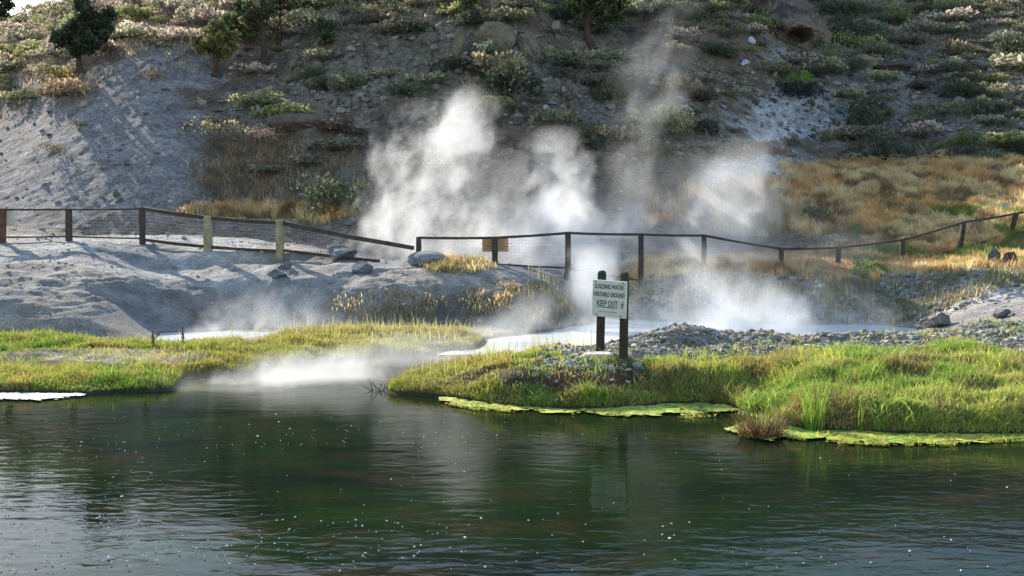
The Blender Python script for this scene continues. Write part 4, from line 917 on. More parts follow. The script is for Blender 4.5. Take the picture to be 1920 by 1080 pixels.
# ------------------------------------------------------------------ boulders and outcrops
def boulder(u, v, wpx, hpx, name, label, s, c_, ymin=18, cat='rock', depth=1.0, cuts=8, rough=.1, sub=I3, sink=.25):
    p = hit(u, v, ymin); W = wpx / F * p[1] / 2 * 1.1; H = hpx / F * p[1]
    me = rock_mesh(name, (W, W * depth, H / (2 - 2 * sink) * 1.1), s, I5 if wpx > 30 else sub, cuts + (8 if rough > .06 else 0), rough * 1.4, c_, .5 if rough > .06 else .3)
    o = obj(name, me, M_rock, None, (p[0], p[1] + W * depth * .4, p[2] + H * .5 - H * sink * .55)); o.rotation_euler = (0, 0, R((s * 37) % 40 - 20))
    return tag(o, label, cat)
GY = (.20, .195, .19)
for a in [
    (635, 488, 84, 34, 'boulder', 'rough grey boulder in front of the fallen fence rail', 11, (.17, .17, .17), 30),
    (800, 497, 72, 24, 'boulder', 'smooth grey dome-shaped boulder on the mound below the fence gap', 12, GY, 30, 'rock', 1.0, 4, .04),
    (678, 512, 36, 20, 'boulder', 'dark blue-grey rock just below the mound edge', 13, (.11, .115, .12), 30, 'rock', 1.0, 5, .05),
    (520, 522, 44, 20, 'boulder', 'lower of two grey rocks bedded in the shaded mound', 14, (.15, .145, .14), 30),
    (534, 506, 34, 16, 'boulder', 'upper of two grey rocks bedded in the shaded mound', 15, (.13, .13, .125), 30),
    (345, 449, 20, 9, 'boulder', 'larger stone lying on the bright ground behind the left fence', 16, (.26, .24, .22), 30),
    (314, 445, 10, 9, 'boulder', 'smaller stone lying on the bright ground behind the left fence', 17, (.26, .24, .22), 30),
    (326, 506, 12, 8, 'boulder', 'small lone stone on the middle of the pale mound', 18, (.18, .18, .18), 28),
    (490, 478, 14, 12, 'boulder', 'brownish block under the bottom rail beside the pale posts', 19, (.30, .22, .15), 30),
    (740, 485, 60, 60, 'boulder', 'large rock behind the fence half lost in the big steam plume', 20, (.18, .17, .15), 37),
    (1868, 498, 36, 42, 'boulder', 'jagged white-streaked black rock in the dry grass by the right edge', 21, (.12, .12, .12), 36, 'rock', .8, 14, .3),
    (1902, 498, 34, 30, 'boulder', 'dark hollow rock next to the jagged streaked rock', 22, (.06, .06, .06), 36, 'rock', .8, 12, .25),
    (1758, 617, 66, 36, 'boulder', 'pointed grey-brown rock standing at the far edge of the steaming pool', 23, (.19, .17, .145), 28, 'rock', .8, 12, .22),
    (1878, 598, 46, 20, 'boulder', 'low dark rock right of the pointed pool-edge rock', 24, (.16, .15, .14), 24),
    (1454, 147, 20, 18, 'boulder', 'round pale boulder left of the vivid green shrub', 26, (.36, .34, .31), 46),
    (1634, 153, 16, 15, 'boulder', 'rounded cream boulder below the low dark rock ledge', 27, (.48, .44, .36), 46),
    (1810, 200, 36, 22, 'boulder', 'bluish boulder beside a dark green bush on the right hillside', 28, (.22, .25, .25), 46),
    (482, 218, 42, 20, 'boulder', 'pale flat boulder at the right edge of the grey talus', 29, (.36, .35, .33), 46),
    (375, 198, 30, 18, 'boulder', 'brown capped boulder high on the grey talus under the round tree', 30, (.24, .21, .17), 46),
    (248, 200, 22, 14, 'boulder', 'lower stone of the small cluster on the upper talus', 31, (.30, .29, .28), 46),
    (258, 186, 14, 8, 'boulder', 'middle stone of the small cluster on the upper talus', 32, (.36, .34, .32), 46),
    (256, 174, 12, 7, 'boulder', 'top stone of the small cluster on the upper talus', 33, (.38, .36, .33), 46),
    (866, 50, 30, 20, 'boulder', 'white-blue angular block under the ragged tree on the cliff', 34, (.34, .35, .36), 46),
    (918, 30, 56, 44, 'boulder', 'big brown block right of the ragged tree above the cliff', 35, (.19, .16, .13), 46, 'rock', 1, 12, .15),
    (862, 108, 46, 66, 'boulder', 'tall ochre rock face left of the largest cliff block', 36, (.17, .14, .095), 46, 'rock', .6, 12, .14),
    (925, 104, 80, 60, 'boulder', 'largest ochre block in the middle of the cliff', 37, (.18, .15, .10), 46, 'rock', .6, 12, .14),
    (985, 112, 52, 48, 'boulder', 'cracked ochre block at the right end of the cliff', 38, (.16, .135, .10), 46, 'rock', .6, 14, .18),
    (806, 92, 52, 28, 'boulder', 'low ochre block at the left end of the cliff', 39, (.17, .14, .105), 46, 'rock', .8, 12, .14),
    (1040, 64, 34, 26, 'boulder', 'grey-brown block above the right end of the cliff', 40, (.22, .2, .17), 46),
    (760, 128, 40, 20, 'boulder', 'greenish stone block on the rubble left of the cliff', 41, (.22, .22, .18), 46),
    (1390, 252, 24, 12, 'boulder', 'pale stone half veiled by steam on the right slope', 42, (.34, .31, .26), 46),
    (1396, 124, 30, 12, 'boulder', 'flat bluish stone below the cave outcrop', 43, (.34, .36, .38), 46),
    (1412, 82, 26, 14, 'boulder', 'light grey stone at the left foot of the cave outcrop', 44, (.40, .41, .42), 46),
    (1890, 392, 30, 18, 'boulder', 'pale grey stone in the orange grass by the right edge', 45, (.36, .36, .37), 46),
    (565, 375, 16, 12, 'boulder', 'round pale stone in the straw grass above the terrace', 46, (.34, .33, .31), 46),
    (1012, 681, 22, 7, 'boulder', 'red-brown cobble on the bare soil left of the sign slab', 47, (.30, .15, .09), 18),
    (1058, 668, 20, 12, 'boulder', 'tan cobble leaning on the soil left of the sign slab', 48, (.32, .25, .17), 18),
]: boulder(*a)
# dark layered ledges on the right slope
for (u, v, w_, h_, s, lab) in [(1690, 134, 124, 24, 61, 'low dark rock ledge with overhanging lip on the right hillside'), (1622, 128, 66, 26, 62, 'tan rock nose at the left end of the dark ledge'), (1818, 136, 96, 26, 63, 'dark layered rock outcrop right of the overhanging ledge'), (1790, 106, 56, 16, 64, 'small dark rock step above the layered outcrop')]:
    p = hit(u, v, 46); W = w_ / F * p[1] / 2; H = h_ / F * p[1]; Vv = chipped(I5[0], s, 16, .35)
    Vv = Vv + I5[0] * (fb3(I5[0], 3, s)[:, None] * .35 + fb3(I5[0], 9, s)[:, None] * .2)
    st = np.sin(Vv[:, 2] * 9 + 3 * fb3(I5[0], 2, s)) * .06; Vv[:, :2] *= (1 + st)[:, None]; Vv[:, 1] *= 1 - .35 * sst(.1, -.5, Vv[:, 2])
    cA = np.array((.22, .17, .11) if s == 62 else (.085, .065, .05)); cc = np.tile(cA, (len(Vv), 1)) * (1 + .6 * fb3(I5[0], 5, s))[:, None]
    tag(obj('rock_ledge', npmesh('rock_ledge', Vv * np.array([W, W * .6, H * .62]), [I5[1]], cc), M_rock, None, (p[0], p[1] + .5, p[2] + H * .4)), lab, 'rock ledge')
p = hit(1492, 88, 46); W = 150 / F * p[1] / 2; H = 92 / F * p[1]
Vv = chipped(I5[0], 71, 14, .3); nn = I5[0]; Vv = Vv + nn * (fb3(nn, 2.2, 71)[:, None] * .45 + fb3(nn, 6, 72)[:, None] * .28 + fb3(nn, 14, 73)[:, None] * .12)
Vv[:, 0] *= 1 - .42 * sst(-.2, .95, Vv[:, 2]); 
cdir = np.sqrt(((nn[:, 0] - .02) / .36) ** 2 + ((nn[:, 2] + .30) / .26) ** 2); dent = sst(1.0, .55, cdir) * (nn[:, 1] < 0); Vv[:, 1] += dent * .95
cc = np.array((.19, .15, .11)) * (1 + .7 * fb3(nn, 4, 74))[:, None]; top = sst(.1, .5, Vv[:, 2] + fb3(nn, 5, 75) * .6)[:, None]; cc = cc * (1 - top) + np.array((.075, .06, .05)) * top
tag(obj('cave_outcrop', npmesh('cave_outcrop', Vv * np.array([W * 1.05, W * .9, H * .62]), [I5[1]], cc), M_rock, None, (p[0], p[1] + W * .55, p[2] + H * .38)), 'brown dome-shaped rock outcrop with a small dark cave at its foot', 'rock outcrop')
# the earth overhang with a dark hollow
p = hit(560, 245, 46); Vv = chipped(I3[0], 81, 8, .3) + I3[0] * fb3(I3[0], 3, 81)[:, None] * .5
tag(obj('earth_bank', npmesh('earth_bank', Vv * np.array([1.9, 1.0, .5]), [I3[1]], np.tile([.13, .10, .08], (len(Vv), 1))), M_rock, None, (p[0], p[1] + .3, p[2] + .45)), 'dark overhanging earth bank on the brown slope', 'earth bank')

# ------------------------------------------------------------------ on the water
def mat_sheet(u_lo, u_hi, up, lo, name, label, cA, cB, zz=.03, th=.5, s=0, mat=None, cell=.022, rag=10):
    """a floating mat whose near and far edges are given by (u, v) lines, broken up by noise"""
    us = [q[0] for q in lo]; y0 = y_of(max(q[1] for q in lo) + rag, 0); y1 = y_of(min(q[1] for q in up) - rag, 0) 
    x0 = (u_lo - 960) / F * (y1 if u_lo < 960 else y0); x1 = (u_hi - 960) / F * y1
    gx, gy = np.meshgrid(np.arange(x0, x1, cell), np.arange(y0, y1, cell))
    u, v = proj(gx, gy, 0 * gx); n1 = (fbm(gx / .8, gy / .5, 130 + s, 4) - .5); n2 = fbm(gx / .22, gy / .12, 131 + s, 3)
    lov = np.interp(u, [q[0] for q in lo], [q[1] for q in lo]) + n1 * rag * .6 + (fbm(gx / .5, gy / .3, 135 + s, 5, .65) - .5) * 15; upv = np.interp(u, [q[0] for q in up], [q[1] for q in up])
    keep_ = (v < lov) & (v > upv) & (u > u_lo + n1 * 30) & (u < u_hi)
    n4 = fbm(gx / .11, gy / .07, 136 + s, 3); hole = (n4 < .12 + .42 * sst(5, 0, lov - v)); keep_ &= ~hole
    zg = zz + (.035 * (n2 - .45) + .03 * (fbm(gx / .09, gy / .07, 134 + s, 2) - .5)) * sst(0, 8, lov - v)
    ids = np.arange(gx.size).reshape(gx.shape); kk = keep_[:-1, :-1] & keep_[1:, 1:] & keep_[1:, :-1] & keep_[:-1, 1:]
    f = np.stack([ids[:-1, :-1], ids[:-1, 1:], ids[1:, 1:], ids[1:, :-1]], -1)[kk]
    used, inv = np.unique(f, return_inverse=True)
    w_ = sst(.40, .60, .5 * fbm(gx / .45, gy / .25, 133 + s, 4) + .5 * fbm(gx / .10, gy / .06, 137 + s, 3)).ravel()[used][:, None]; cc = np.array(cA) * (1 - w_) + np.array(cB) * w_
    pts_ = np.stack([gx, gy, zg], -1).reshape(-1, 3)[used]
    return tag(obj(name, npmesh(name, pts_, [inv.reshape(-1, 4)], cc * (.65 + .7 * n2.ravel()[used][:, None]), True), mat or M_alg), label, None, None, 'stuff')
M_alg = mat_tint('algae', .6, ((25, .6, .02),), .35, 8, .3, (30, .3))
mat_sheet(820, 1440, [(820, 736), (900, 742), (1000, 752), (1100, 754), (1200, 750), (1300, 754), (1400, 764), (1440, 770)], [(820, 754), (880, 768), (960, 774), (1100, 778), (1200, 780), (1300, 785), (1380, 776), (1440, 784)], 'algae', 'yellow-green algae mat along the shore of the near right bank', (.20, .30, .035), (.46, .43, .08), .03, .5, 0)
mat_sheet(1362, 1500, [(1362, 806), (1400, 790), (1500, 790)], [(1362, 812), (1400, 823), (1440, 827), (1480, 824), (1500, 822)], 'algae', 'yellow algae skirt around the dead reed tuft', (.24, .28, .05), (.45, .40, .09), .028, .5, 3)
mat_sheet(1470, 2000, [(1470, 790), (1560, 800), (2000, 812)], [(1470, 822), (1560, 832), (1650, 837), (1760, 837), (1850, 832), (2000, 824)], 'algae', 'bright algae mat below the steep grassy bank on the right', (.18, .30, .03), (.47, .43, .06), .032, .5, 5)
M_foam = mat_tint('foam', .8, ((40, .4, .01),), .10, 10, .2)
mat_sheet(-160, 182, [(-160, 736), (182, 742)], [(-160, 756), (0, 755), (90, 754), (150, 749), (182, 746)], 'foam', 'white foam band along the shore of the left bank', (.62, .61, .58), (.76, .76, .74), .03, .5, 7, M_foam, .03, 5)
nf = 620; uf = np.where(rng.random(nf) < .62, rng.random(nf) * 900 - 20, rng.random(nf) * 1940); vf = 775 + 300 * rng.random(nf) ** .8
uf = np.where((vf < 850) & (uf > 1300), rng.random(nf) * 900, uf)
ok = rng.random(nf) < sst(.40, .60, fbm((uf - 960) / 420, vf / 60, 139, 3)) + .12; uf, vf = uf[ok], vf[ok]; nf = len(uf)
mb = MB()
for i in range(nf):
    p = at(uf[i], vf[i], y_of(vf[i], 0)); r_ = .0035 + .006 * rng.random() ** 2 + (.006 if rng.random() < .05 else 0); th_ = np.arange(7) * .9
    rr = r_ * (.7 + .6 * rng.random(7)); V = np.stack([p[0] + np.cos(th_) * rr * 1.5, p[1] + np.sin(th_) * rr * 1.6, np.full(7, .024)], 1)
    mb.add(np.vstack([V, [[p[0], p[1], .036]]]), F3=[[k, (k + 1) % 7, 7] for k in range(7)], col=(.6, .6, .58))
tag(mb.build('foam_flecks', M_foam), 'scattered white foam flecks drifting on the dark river', None, None, 'stuff')
# reeds and tufts
def clump(u, v, n, h, spread, lean, cs, name, label, cat='reeds', wd=.014, bend=.3, group=None, ymin=14, z0=None):
    p = hit(u, v, ymin); a = rng.random(n) * 6.28; rr = np.sqrt(rng.random(n)) * spread
    P0 = np.stack([np.cos(a) * rr, np.sin(a) * rr, np.zeros(n) - .02], 1)
    s = blades(P0, h * (.45 + .6 * rng.random(n)), wd * (.7 + .6 * rng.random(n)), lean * (.3 + .9 * rng.random(n)), jcol(n, *cs), np.where(rng.random(n) < .6, a, rng.random(n) * 6.28), bend)
    o = blade_obj(name, [s], M_grass, label, None, tuple(p)); return tag(o, label, cat, group)
clump(1527, 806, 95, .98, .15, .28, [(.16, .28, .04), (.22, .34, .06)], 'tall_reeds', 'tall bright green reed clump at the water edge right of the dead tuft')
clump(1612, 808, 14, .62, .06, .16, [(.18, .28, .05), (.26, .33, .08)], 'tall_reeds', 'thin pair of green reeds rising from the algae under the right bank')
clump(1462, 775, 12, .62, .12, .7, [(.40, .36, .18), (.3, .3, .12)], 'dry_reeds', 'few leaning straw-coloured reeds behind the dead tuft')
clump(1425, 818, 560, .46, .31, .75, [(.14, .10, .05), (.25, .19, .10), (.08, .06, .035)], 'dead_reeds', 'domed tuft of dead brown reeds standing out on the water')
clump(1428, 812, 70, .50, .16, .45, [(.22, .32, .06), (.30, .36, .10)], 'green_reeds', 'fresh green shoots growing through the dead brown tuft')
clump(920, 668, 26, .55, .10, .25, [(.42, .42, .14), (.32, .36, .10)], 'tall_reeds', 'yellow-green reed clump beside the hot stream behind the peninsula', ymin=22)
clump(600, 735, 1, .1, .01, .2, [(.2, .2, .1)], 'tall_reeds', 'single short reed at the stream mouth') if False else None
for k, (u, v, h, lab) in enumerate([(287, 652, .42, 'left brown mullein stalk in front of the small steaming pool'), (343, 650, .46, 'right brown mullein stalk in front of the small steaming pool')]):
    p = hit(u, v, 22); mb = MB(); mb.tube([[0, 0, 0], [.01, 0, h * .5], [0, .01, h]], [.008, .02, .012], 6, (.14, .10, .06)); n = 70
    a = rng.random(n) * 6.28; zz = h * (.05 + .95 * rng.random(n)); L_ = .05 * (1.3 - zz / h)
    for i in range(n): mb.add([[0, 0, zz[i]], [math.cos(a[i]) * L_[i], math.sin(a[i]) * L_[i], zz[i] + .03], [math.cos(a[i] + .4) * L_[i], math.sin(a[i] + .4) * L_[i], zz[i]]], F3=[[0, 1, 2]], col=(.15, .13, .06))
    tag(mb.build('mullein_plant', M_bark, None, False, tuple(p)), lab, 'plant')
# pale stems along the backs of the banks
st = []
def d_st(X, Y, Z, u, v):
    a = (Z > .05) * (u > 990) * (u < 1110) * (v < 662) * .8
    a = np.maximum(a, (Z > .05) * (u > 700) * (u < 1000) * (v < 712) * (Y > 21) * (Y < 26) * .5)
    a = np.maximum(a, (u < 960) * (u > 400) * (Y > 27.4) * (Y < 30.5) * .7 * (Z > .1))
    a = np.maximum(a, (u > 1440) * (u < 1850) * (Y > 33) * (Y < 36) * (Z > .03) * .5); a = np.maximum(a, (u > 1250) * (u < 1400) * (v < 630) * (Y < 25) * .12)
    return a
pts, u, v = scatter(9000, -.3, .45, 21, 37, d_st); n = len(pts)
cc = np.where((u < 1400)[:, None], rowcol(pts[:, 0], pts[:, 1], (.40, .38, .16), (.50, .40, .2), 140, .8), np.array((.34, .35, .16)))
blade_obj('pale_stems', [blades(pts, .22 + .34 * rng.random(n), .010 + .006 * rng.random(n), .05 + .25 * rng.random(n), cc)], M_dry, 'pale dry seed stems standing along the stream and pool edges')
p = hit(712, 732, 18); mb = MB(); r = np.random.default_rng(17)
for k in range(22):
    a0 = np.array([r.uniform(-.15, .5), r.uniform(-.1, .35), 0]); d = np.array([r.uniform(-1, .3), r.uniform(-.5, .3), r.uniform(.1, .8)]); L_ = r.uniform(.12, .38)
    mb.tube([a0, a0 + d * L_ * .6 + r.standard_normal(3) * .02, a0 + d * L_], [.009, .006, .003], 5, (.16, .13, .11))
tag(mb.build('driftwood_bush', M_bark, None, False, tuple(p)), 'tangle of bare twigs at the tip of the near bank by the steam', 'twigs')

# blades standing along the outer edge of the algae, and looser scum breaking its outline
k = 5200; uu = 830 + 1100 * rng.random(k); lo_ = np.interp(uu, [820, 880, 960, 1100, 1200, 1300, 1380, 1440, 1480, 1560, 1650, 1760, 1850, 2000], [754, 768, 774, 778, 780, 785, 778, 786, 824, 832, 837, 837, 832, 824])
vv = lo_ - 16 * rng.random(k) ** 1.3 + 2; keep_ = rng.random(k) < sst(.40, .62, fbm(uu / 45, vv / 30, 151, 3)); uu, vv = uu[keep_], vv[keep_]; k = len(uu)
Pq = np.array([at(a_, b__, y_of(b__, 0)) for a_, b__ in zip(uu, vv)]); Pq[:, 2] = .02
blade_obj('shore_grass', [blades(Pq, .03 + .09 * rng.random(k) ** 2, .012 + .012 * rng.random(k), .5 + .45 * rng.random(k), jcol(k, (.30, .38, .07), (.46, .44, .10), (.22, .32, .05), (.40, .33, .12)))], M_grass, 'short wet blades growing through the algae along the shore')
# ------------------------------------------------------------------ steam: real volumes of thin droplets rising off the hot water
def mat_steam(name, dens, g=.35, colr=(.97, .97, .97)):
    m, nt, out = nodes(name)
    v = N(nt, 'ShaderNodeVolumePrincipled'); v.inputs['Color'].default_value = (*colr, 1); v.inputs['Density'].default_value = dens
    v.inputs['Anisotropy'].default_value = g; v.inputs['Density Attribute'].default_value = 'density'
    nt.links.new(v.outputs[0], out.inputs['Volume']); return m
M_steam = mat_steam('steam_droplets', 1.0)
class GX:
    """tiny expression builder for geometry-node fields"""
    def __init__(s, nt): s.nt = nt
    def _in(s, sock, v):
        if isinstance(v, bpy.types.NodeSocket): s.nt.links.new(v, sock)
        else: sock.default_value = v
    def m(s, op, *a, clamp=False):
        n = s.nt.nodes.new('ShaderNodeMath'); n.operation = op; n.use_clamp = clamp
        for i, v in enumerate(a): s._in(n.inputs[i], v)
        return n.outputs[0]
    def add(s, a, b): return s.m('ADD', a, b)
    def sub(s, a, b): return s.m('SUBTRACT', a, b)
    def mul(s, a, b): return s.m('MULTIPLY', a, b)
    def div(s, a, b): return s.m('DIVIDE', a, b)
    def ss(s, v, a, b):
        n = s.nt.nodes.new('ShaderNodeMapRange'); n.interpolation_type = 'SMOOTHSTEP'; s._in(n.inputs[0], v)
        n.inputs[1].default_value = a; n.inputs[2].default_value = b; return n.outputs[0]
    def curve(s, v, pts):
        """piecewise-linear function of v through pts [(x,y)...] as a sum of clamped ramps"""
        out = None
        for (x0, y0), (x1, y1) in zip(pts[:-1], pts[1:]):
            n = s.nt.nodes.new('ShaderNodeMapRange'); s._in(n.inputs[0], v); n.clamp = True
            for i, q in enumerate((x0, x1, 0.0, y1 - y0)): n.inputs[i + 1].default_value = q
            out = n.outputs[0] if out is None else s.add(out, n.outputs[0])
        return s.add(out, pts[0][1])
    def noise(s, vec, scale, detail, rough=.6, dist=0.0):
        n = s.nt.nodes.new('ShaderNodeTexNoise'); s._in(n.inputs['Vector'], vec); n.inputs['Scale'].default_value = scale
        n.inputs['Detail'].default_value = detail; n.inputs['Roughness'].default_value = rough; n.inputs['Distortion'].default_value = dist
        return n.outputs[0]
    def vec(s, x, y, z):
        n = s.nt.nodes.new('ShaderNodeCombineXYZ')
        for i, v in enumerate((x, y, z)): s._in(n.inputs[i], v)
        return n.outputs[0]
def steam(name, label, Y, spine, depth, dens, seed, vox=.09, nscale=.9, contrast=1.0, soft=.55, stretch=.75, shear=.25, slant=0.0, zfade=.3, floor=None, mat=None, thr=0.0):
    """spine: (u, v, halfwidth px, strength) from the water upwards at distance Y; depth: half depth in metres"""
    P_ = [at(u, v, Y) for u, v, w_, k in spine]; zs = [p[2] for p in P_]
    xs = [p[0] for p in P_]; ws = [w_ / F * Y for _, _, w_, _ in spine]; ks = [k for *_, k in spine]
    z0 = min(zs); z1 = max(zs); ox = float(np.mean(xs))
    lo = np.array([min(x - 2.1 * w_ for x, w_ in zip(xs, ws)) - ox, -depth * 1.45, 0.0]); hi = np.array([max(x + 2.1 * w_ for x, w_ in zip(xs, ws)) - ox, depth * 1.45, z1 - z0 + zfade])
    tree_ = bpy.data.node_groups.new(name + '_field', 'GeometryNodeTree')
    tree_.interface.new_socket('Geometry', in_out='OUTPUT', socket_type='NodeSocketGeometry')
    g = GX(tree_); nt = tree_
    pos = nt.nodes.new('GeometryNodeInputPosition').outputs[0]; sx = nt.nodes.new('ShaderNodeSeparateXYZ'); nt.links.new(pos, sx.inputs[0])
    x, y, z = sx.outputs
    xq = g.sub(x, g.mul(z, shear))
    so_ = seed * 7.31
    # broad wandering of the plume
    wv = g.noise(g.vec(so_, g.mul(y, .25), g.mul(z, .45)), 1.0, 2)
    wd = g.sub(g.noise(g.vec(g.mul(x, .8), g.add(g.mul(y, .8), so_), g.mul(z, .55)), nscale * .8, 2), .5)
    zr = [q - z0 for q in zs]
    cx = g.curve(z, [(a, b - ox) for a, b in zip(zr, xs)]); hw = g.curve(z, list(zip(zr, ws))); kk = g.curve(z, list(zip(zr, ks)))
    dx = g.div(g.sub(g.add(x, g.mul(wd, g.mul(hw, 1.3))), cx), hw); dy = g.div(g.sub(y, g.mul(z, slant)), depth)
    q = g.m('SQRT', g.add(g.mul(dx, dx), g.mul(dy, dy)))
    body = g.sub(1.0, q)
    n1 = g.noise(g.vec(g.add(xq, g.mul(wd, 1.2)), g.add(y, so_), g.add(g.mul(z, stretch), g.mul(wd, 1.0))), nscale, 8, .68, .5)
    n2 = g.noise(g.vec(g.add(xq, g.mul(wd, 1.0)), g.add(y, so_ + 9), g.mul(z, stretch)), nscale * .38, 4, .55, .4)
    f = g.add(body, g.add(g.mul(g.sub(n1, .5), 2.3 * contrast), g.mul(g.sub(n2, .5), 1.6 * contrast)))
    f = g.ss(f, thr, thr + soft)
    f = g.mul(g.mul(f, f), g.mul(kk, dens))
    edge = g.ss(body, -.42, .1)
    top = g.ss(z, hi[2], hi[2] - zfade * 1.6 - .05)
    f = g.mul(g.mul(f, edge), top)
    f = g.m('MAXIMUM', g.sub(f, .004), 0.0)
    vc = nt.nodes.new('GeometryNodeVolumeCube'); nt.links.new(f, vc.inputs['Density'])
    vc.inputs['Min'].default_value = lo; vc.inputs['Max'].default_value = hi
    for a, k in zip('XYZ', range(3)): vc.inputs['Resolution ' + a].default_value = int(max(8, min(300, (hi[k] - lo[k]) / (vox * (1.5 if a == 'Y' else 1)))))
    sm = nt.nodes.new('GeometryNodeSetMaterial'); sm.inputs['Material'].default_value = mat or M_steam; nt.links.new(vc.outputs[0], sm.inputs[0])
    go = nt.nodes.new('NodeGroupOutput'); nt.links.new(sm.outputs[0], go.inputs[0])
    me = bpy.data.meshes.new(name); me.materials.append(mat or M_steam)
    o = bpy.data.objects.new(name, me); C.objects.link(o); o.location = (ox, Y, z0)
    md = o.modifiers.new('field', 'NODES'); md.node_group = tree_
    return tag(o, label, None, None, 'stuff')
# behind the fence
steam('steam', 'big bright steam plume leaning right behind the left fence end', 42, [(790, 492, 165, .8), (790, 420, 160, .9), (815, 330, 150, .85), (850, 260, 135, .8), (870, 205, 115, .6), (880, 150, 95, .0)], 2.0, 0.356, 1, nscale=1.2, slant=.1, contrast=1.5, soft=.9)
steam('steam', 'middle steam plume rising behind the fence post', 43, [(1070, 492, 170, .9), (1070, 420, 150, .95), (1060, 340, 115, .8), (1050, 285, 80, .45), (1045, 230, 60, 0)], 2.0, 0.481, 2, nscale=1.2, contrast=1.4, soft=.9)
steam('steam', 'tall thin steam column drifting up across the shaded hillside', 45, [(1140, 470, 110, .6), (1165, 380, 115, .6), (1190, 280, 110, .55), (1220, 180, 100, .6), (1240, 90, 85, .5), (1245, 10, 85, .4), (1250, -60, 80, 0)], 2.0, 0.172, 3, nscale=.8, soft=1.2, contrast=1.5)
steam('steam', 'low broad steam cloud over the fence to the right of the middle plume', 41.5, [(1330, 500, 260, .9), (1330, 440, 220, .85), (1350, 380, 180, .6), (1370, 320, 130, .35), (1390, 250, 110, 0)], 2.2, 0.429, 4, nscale=.8, soft=1.0, contrast=1.3)
steam('steam', 'small pointed steam wisp above the right fence', 42.5, [(1400, 440, 80, .8), (1440, 390, 50, .7), (1462, 350, 34, .4), (1470, 320, 20, 0)], 1.0, 0.330, 5, nscale=1.1)
steam('steam', 'steam bank lying low behind the middle fence', 40.5, [(1020, 510, 380, 1.2), (1020, 470, 380, 1.1), (1040, 425, 360, .5), (1060, 330, 320, 0)], 1.8, 0.712, 6, nscale=.8, soft=1.2, contrast=.9)
steam('steam', 'faint steam haze drifting low on the right bank', 38.5, [(1560, 545, 200, .6), (1570, 480, 190, .5), (1580, 430, 140, .3), (1600, 380, 90, 0)], 1.6, 0.237, 7, nscale=.7, soft=1.2)
steam('steam', 'thin steam veil drifting up over the pale scree', 46.2, [(1330, 420, 190, .7), (1380, 340, 180, .6), (1430, 270, 150, .4), (1470, 190, 120, 0)], .8, 0.224, 8, nscale=.6, soft=1.2)
steam('steam', 'thin steam veil between the two big plumes', 44.5, [(930, 460, 200, .7), (930, 380, 190, .6), (940, 300, 150, .4), (960, 220, 120, 0)], 1.4, 0.317, 18, nscale=.8, soft=1.2, contrast=1.3)
# over the pool, the gap and the stream
steam('steam', 'dense steam lying on the milky pool behind the sign', 30.5, [(1340, 630, 280, 1.0), (1340, 590, 260, .8), (1330, 550, 220, .5), (1310, 505, 170, .3), (1300, 440, 110, 0)], 2.2, 0.593, 9, nscale=.9, contrast=1.3, soft=.9)
steam('steam', 'bright steam pouring through the gap under the fence', 34.5, [(1125, 632, 110, .8), (1125, 580, 85, .7), (1122, 540, 65, 1.0), (1118, 500, 62, 1.0), (1112, 455, 60, 0)], 2.0, 0.429, 10, nscale=1.0, contrast=1.2)
steam('steam', 'low steam over the right part of the pool', 31.5, [(1590, 622, 200, .8), (1570, 590, 170, .5), (1550, 555, 130, .2), (1540, 500, 110, 0)], 1.6, 0.388, 11, nscale=.9, soft=1.0)
steam('steam', 'soft steam creeping over the meadow beside the hot stream', 29.3, [(900, 645, 230, .8), (960, 615, 180, .6), (1000, 580, 130, .35), (1040, 530, 110, 0)], 1.3, 0.462, 12, nscale=1.0, soft=.9, contrast=1.3)
steam('steam', 'low white steam over the mouth of the hot stream', 22.4, [(540, 750, 260, 1.0), (570, 722, 230, .9), (600, 695, 200, .55), (640, 665, 150, .25), (680, 635, 100, 0)], 1.1, 1.073, 13, vox=.06, nscale=1.4, contrast=1.2, soft=.9)
steam('steam', 'steam over the hot stream between the two grassy banks', 25.2, [(790, 700, 190, .9), (810, 675, 190, .7), (820, 645, 150, .35), (830, 610, 100, 0)], .9, 0.409, 14, vox=.06, nscale=1.3, contrast=1.2)
steam('steam', 'thin steam sliding over the dark river left of the stream mouth', 21.2, [(330, 752, 240, .8), (350, 738, 210, .5), (380, 715, 160, .25), (400, 690, 100, 0)], .5, 0.617, 15, vox=.06, nscale=1.5, soft=.9)
steam('steam', 'white wisps on the small pool at the foot of the mound', 29.6, [(410, 650, 180, 1.0), (420, 630, 180, .8), (450, 600, 170, .4), (480, 565, 140, .2), (500, 530, 100, 0)], .7, 0.858, 16, vox=.06, nscale=1.4, contrast=1.3, soft=.9)
steam('steam', 'faint steam haze in front of the shaded mound', 30.6, [(560, 615, 200, .6), (580, 590, 190, .5), (600, 555, 150, .3), (620, 520, 100, 0)], .7, 0.198, 17, vox=.08, nscale=1.1, contrast=1.3, soft=1.1)

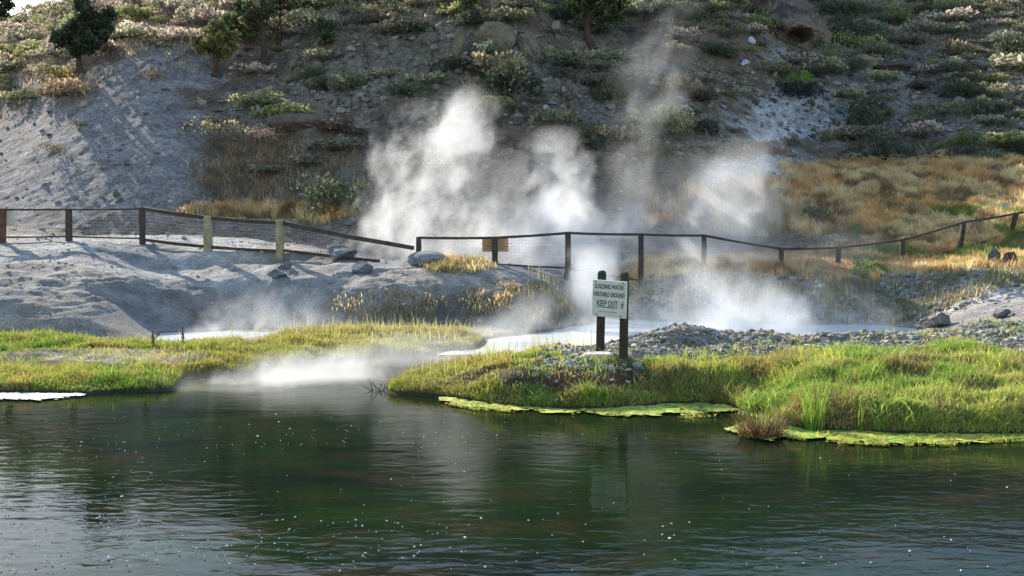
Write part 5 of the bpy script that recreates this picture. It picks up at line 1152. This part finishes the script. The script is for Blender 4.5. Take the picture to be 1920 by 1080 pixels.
steam('steam', 'broad soft steam veil hanging between the plumes and the right slope', 45, [(1180, 470, 400, .8), (1210, 390, 380, .7), (1240, 310, 320, .45), (1270, 230, 240, 0)], 1.2, 0.258, 21, nscale=.6, soft=1.3, contrast=.9)
steam('steam', 'bright steam at the bend of the hot stream left of the sign', 28.0, [(1060, 652, 170, 1.0), (1090, 625, 140, .8), (1115, 590, 90, .3), (1125, 555, 70, 0)], 1.0, 0.772, 22, vox=.07, nscale=1.2, contrast=1.1, soft=.9)
steam('steam', 'low bright mist along the far half of the left stream bank', 24.6, [(560, 705, 200, .9), (590, 685, 190, .7), (630, 660, 150, .3), (660, 635, 110, 0)], .8, 0.647, 23, vox=.06, nscale=1.4, contrast=1.2, soft=.9)
# ------------------------------------------------------------------ camera, light, sky
cam = bpy.data.cameras.new('camera'); co = bpy.data.objects.new('camera', cam); C.objects.link(co)
cam.sensor_width = 36; cam.lens = 36 * F / 1920; cam.clip_end = 8000; cam.clip_start = .1
co.location = (0, 0, CAMZ); co.rotation_euler = (math.pi / 2 - PITCH, 0, 0); SC.camera = co
SUN_AZ, SUN_EL = R(38), R(27)          # azimuth measured from straight ahead (+Y) towards the left
sd = Vector((-math.sin(SUN_AZ) * math.cos(SUN_EL), math.cos(SUN_AZ) * math.cos(SUN_EL), math.sin(SUN_EL)))
sl = bpy.data.lights.new('sun', 'SUN'); sl.energy = 5.0; sl.angle = R(.55); sl.color = (1, .93, .82)
so = bpy.data.objects.new('sun', sl); C.objects.link(so); so.rotation_euler = (-sd).to_track_quat('-Z', 'Y').to_euler()
w = bpy.data.worlds.new('World'); SC.world = w; w.use_nodes = True; nt = w.node_tree
bg = nt.nodes['Background']; sk = nt.nodes.new('ShaderNodeTexSky'); sk.sky_type = 'NISHITA'; sk.sun_disc = False
sk.sun_elevation = SUN_EL; sk.sun_rotation = -SUN_AZ; sk.air_density = 1.0; sk.dust_density = .5
nt.links.new(sk.outputs[0], bg.inputs[0]); bg.inputs[1].default_value = .15
SC.view_settings.view_transform = 'Standard'; SC.view_settings.look = 'None'; SC.view_settings.gamma = 1
SC.view_settings.exposure = EXPOSURE
SC.render.engine = 'CYCLES'
cy = SC.cycles
cy.max_bounces = 6; cy.diffuse_bounces = 3; cy.glossy_bounces = 3; cy.transmission_bounces = 3; cy.volume_bounces = 3; cy.transparent_max_bounces = 8
cy.caustics_reflective = False; cy.caustics_refractive = False
cy.use_denoising = DENOISE
try: cy.denoiser = 'OPENIMAGEDENOISE'
except Exception: pass
cy.volume_step_rate = 2.0; cy.volume_max_steps = 256
cy.sample_clamp_indirect = 6
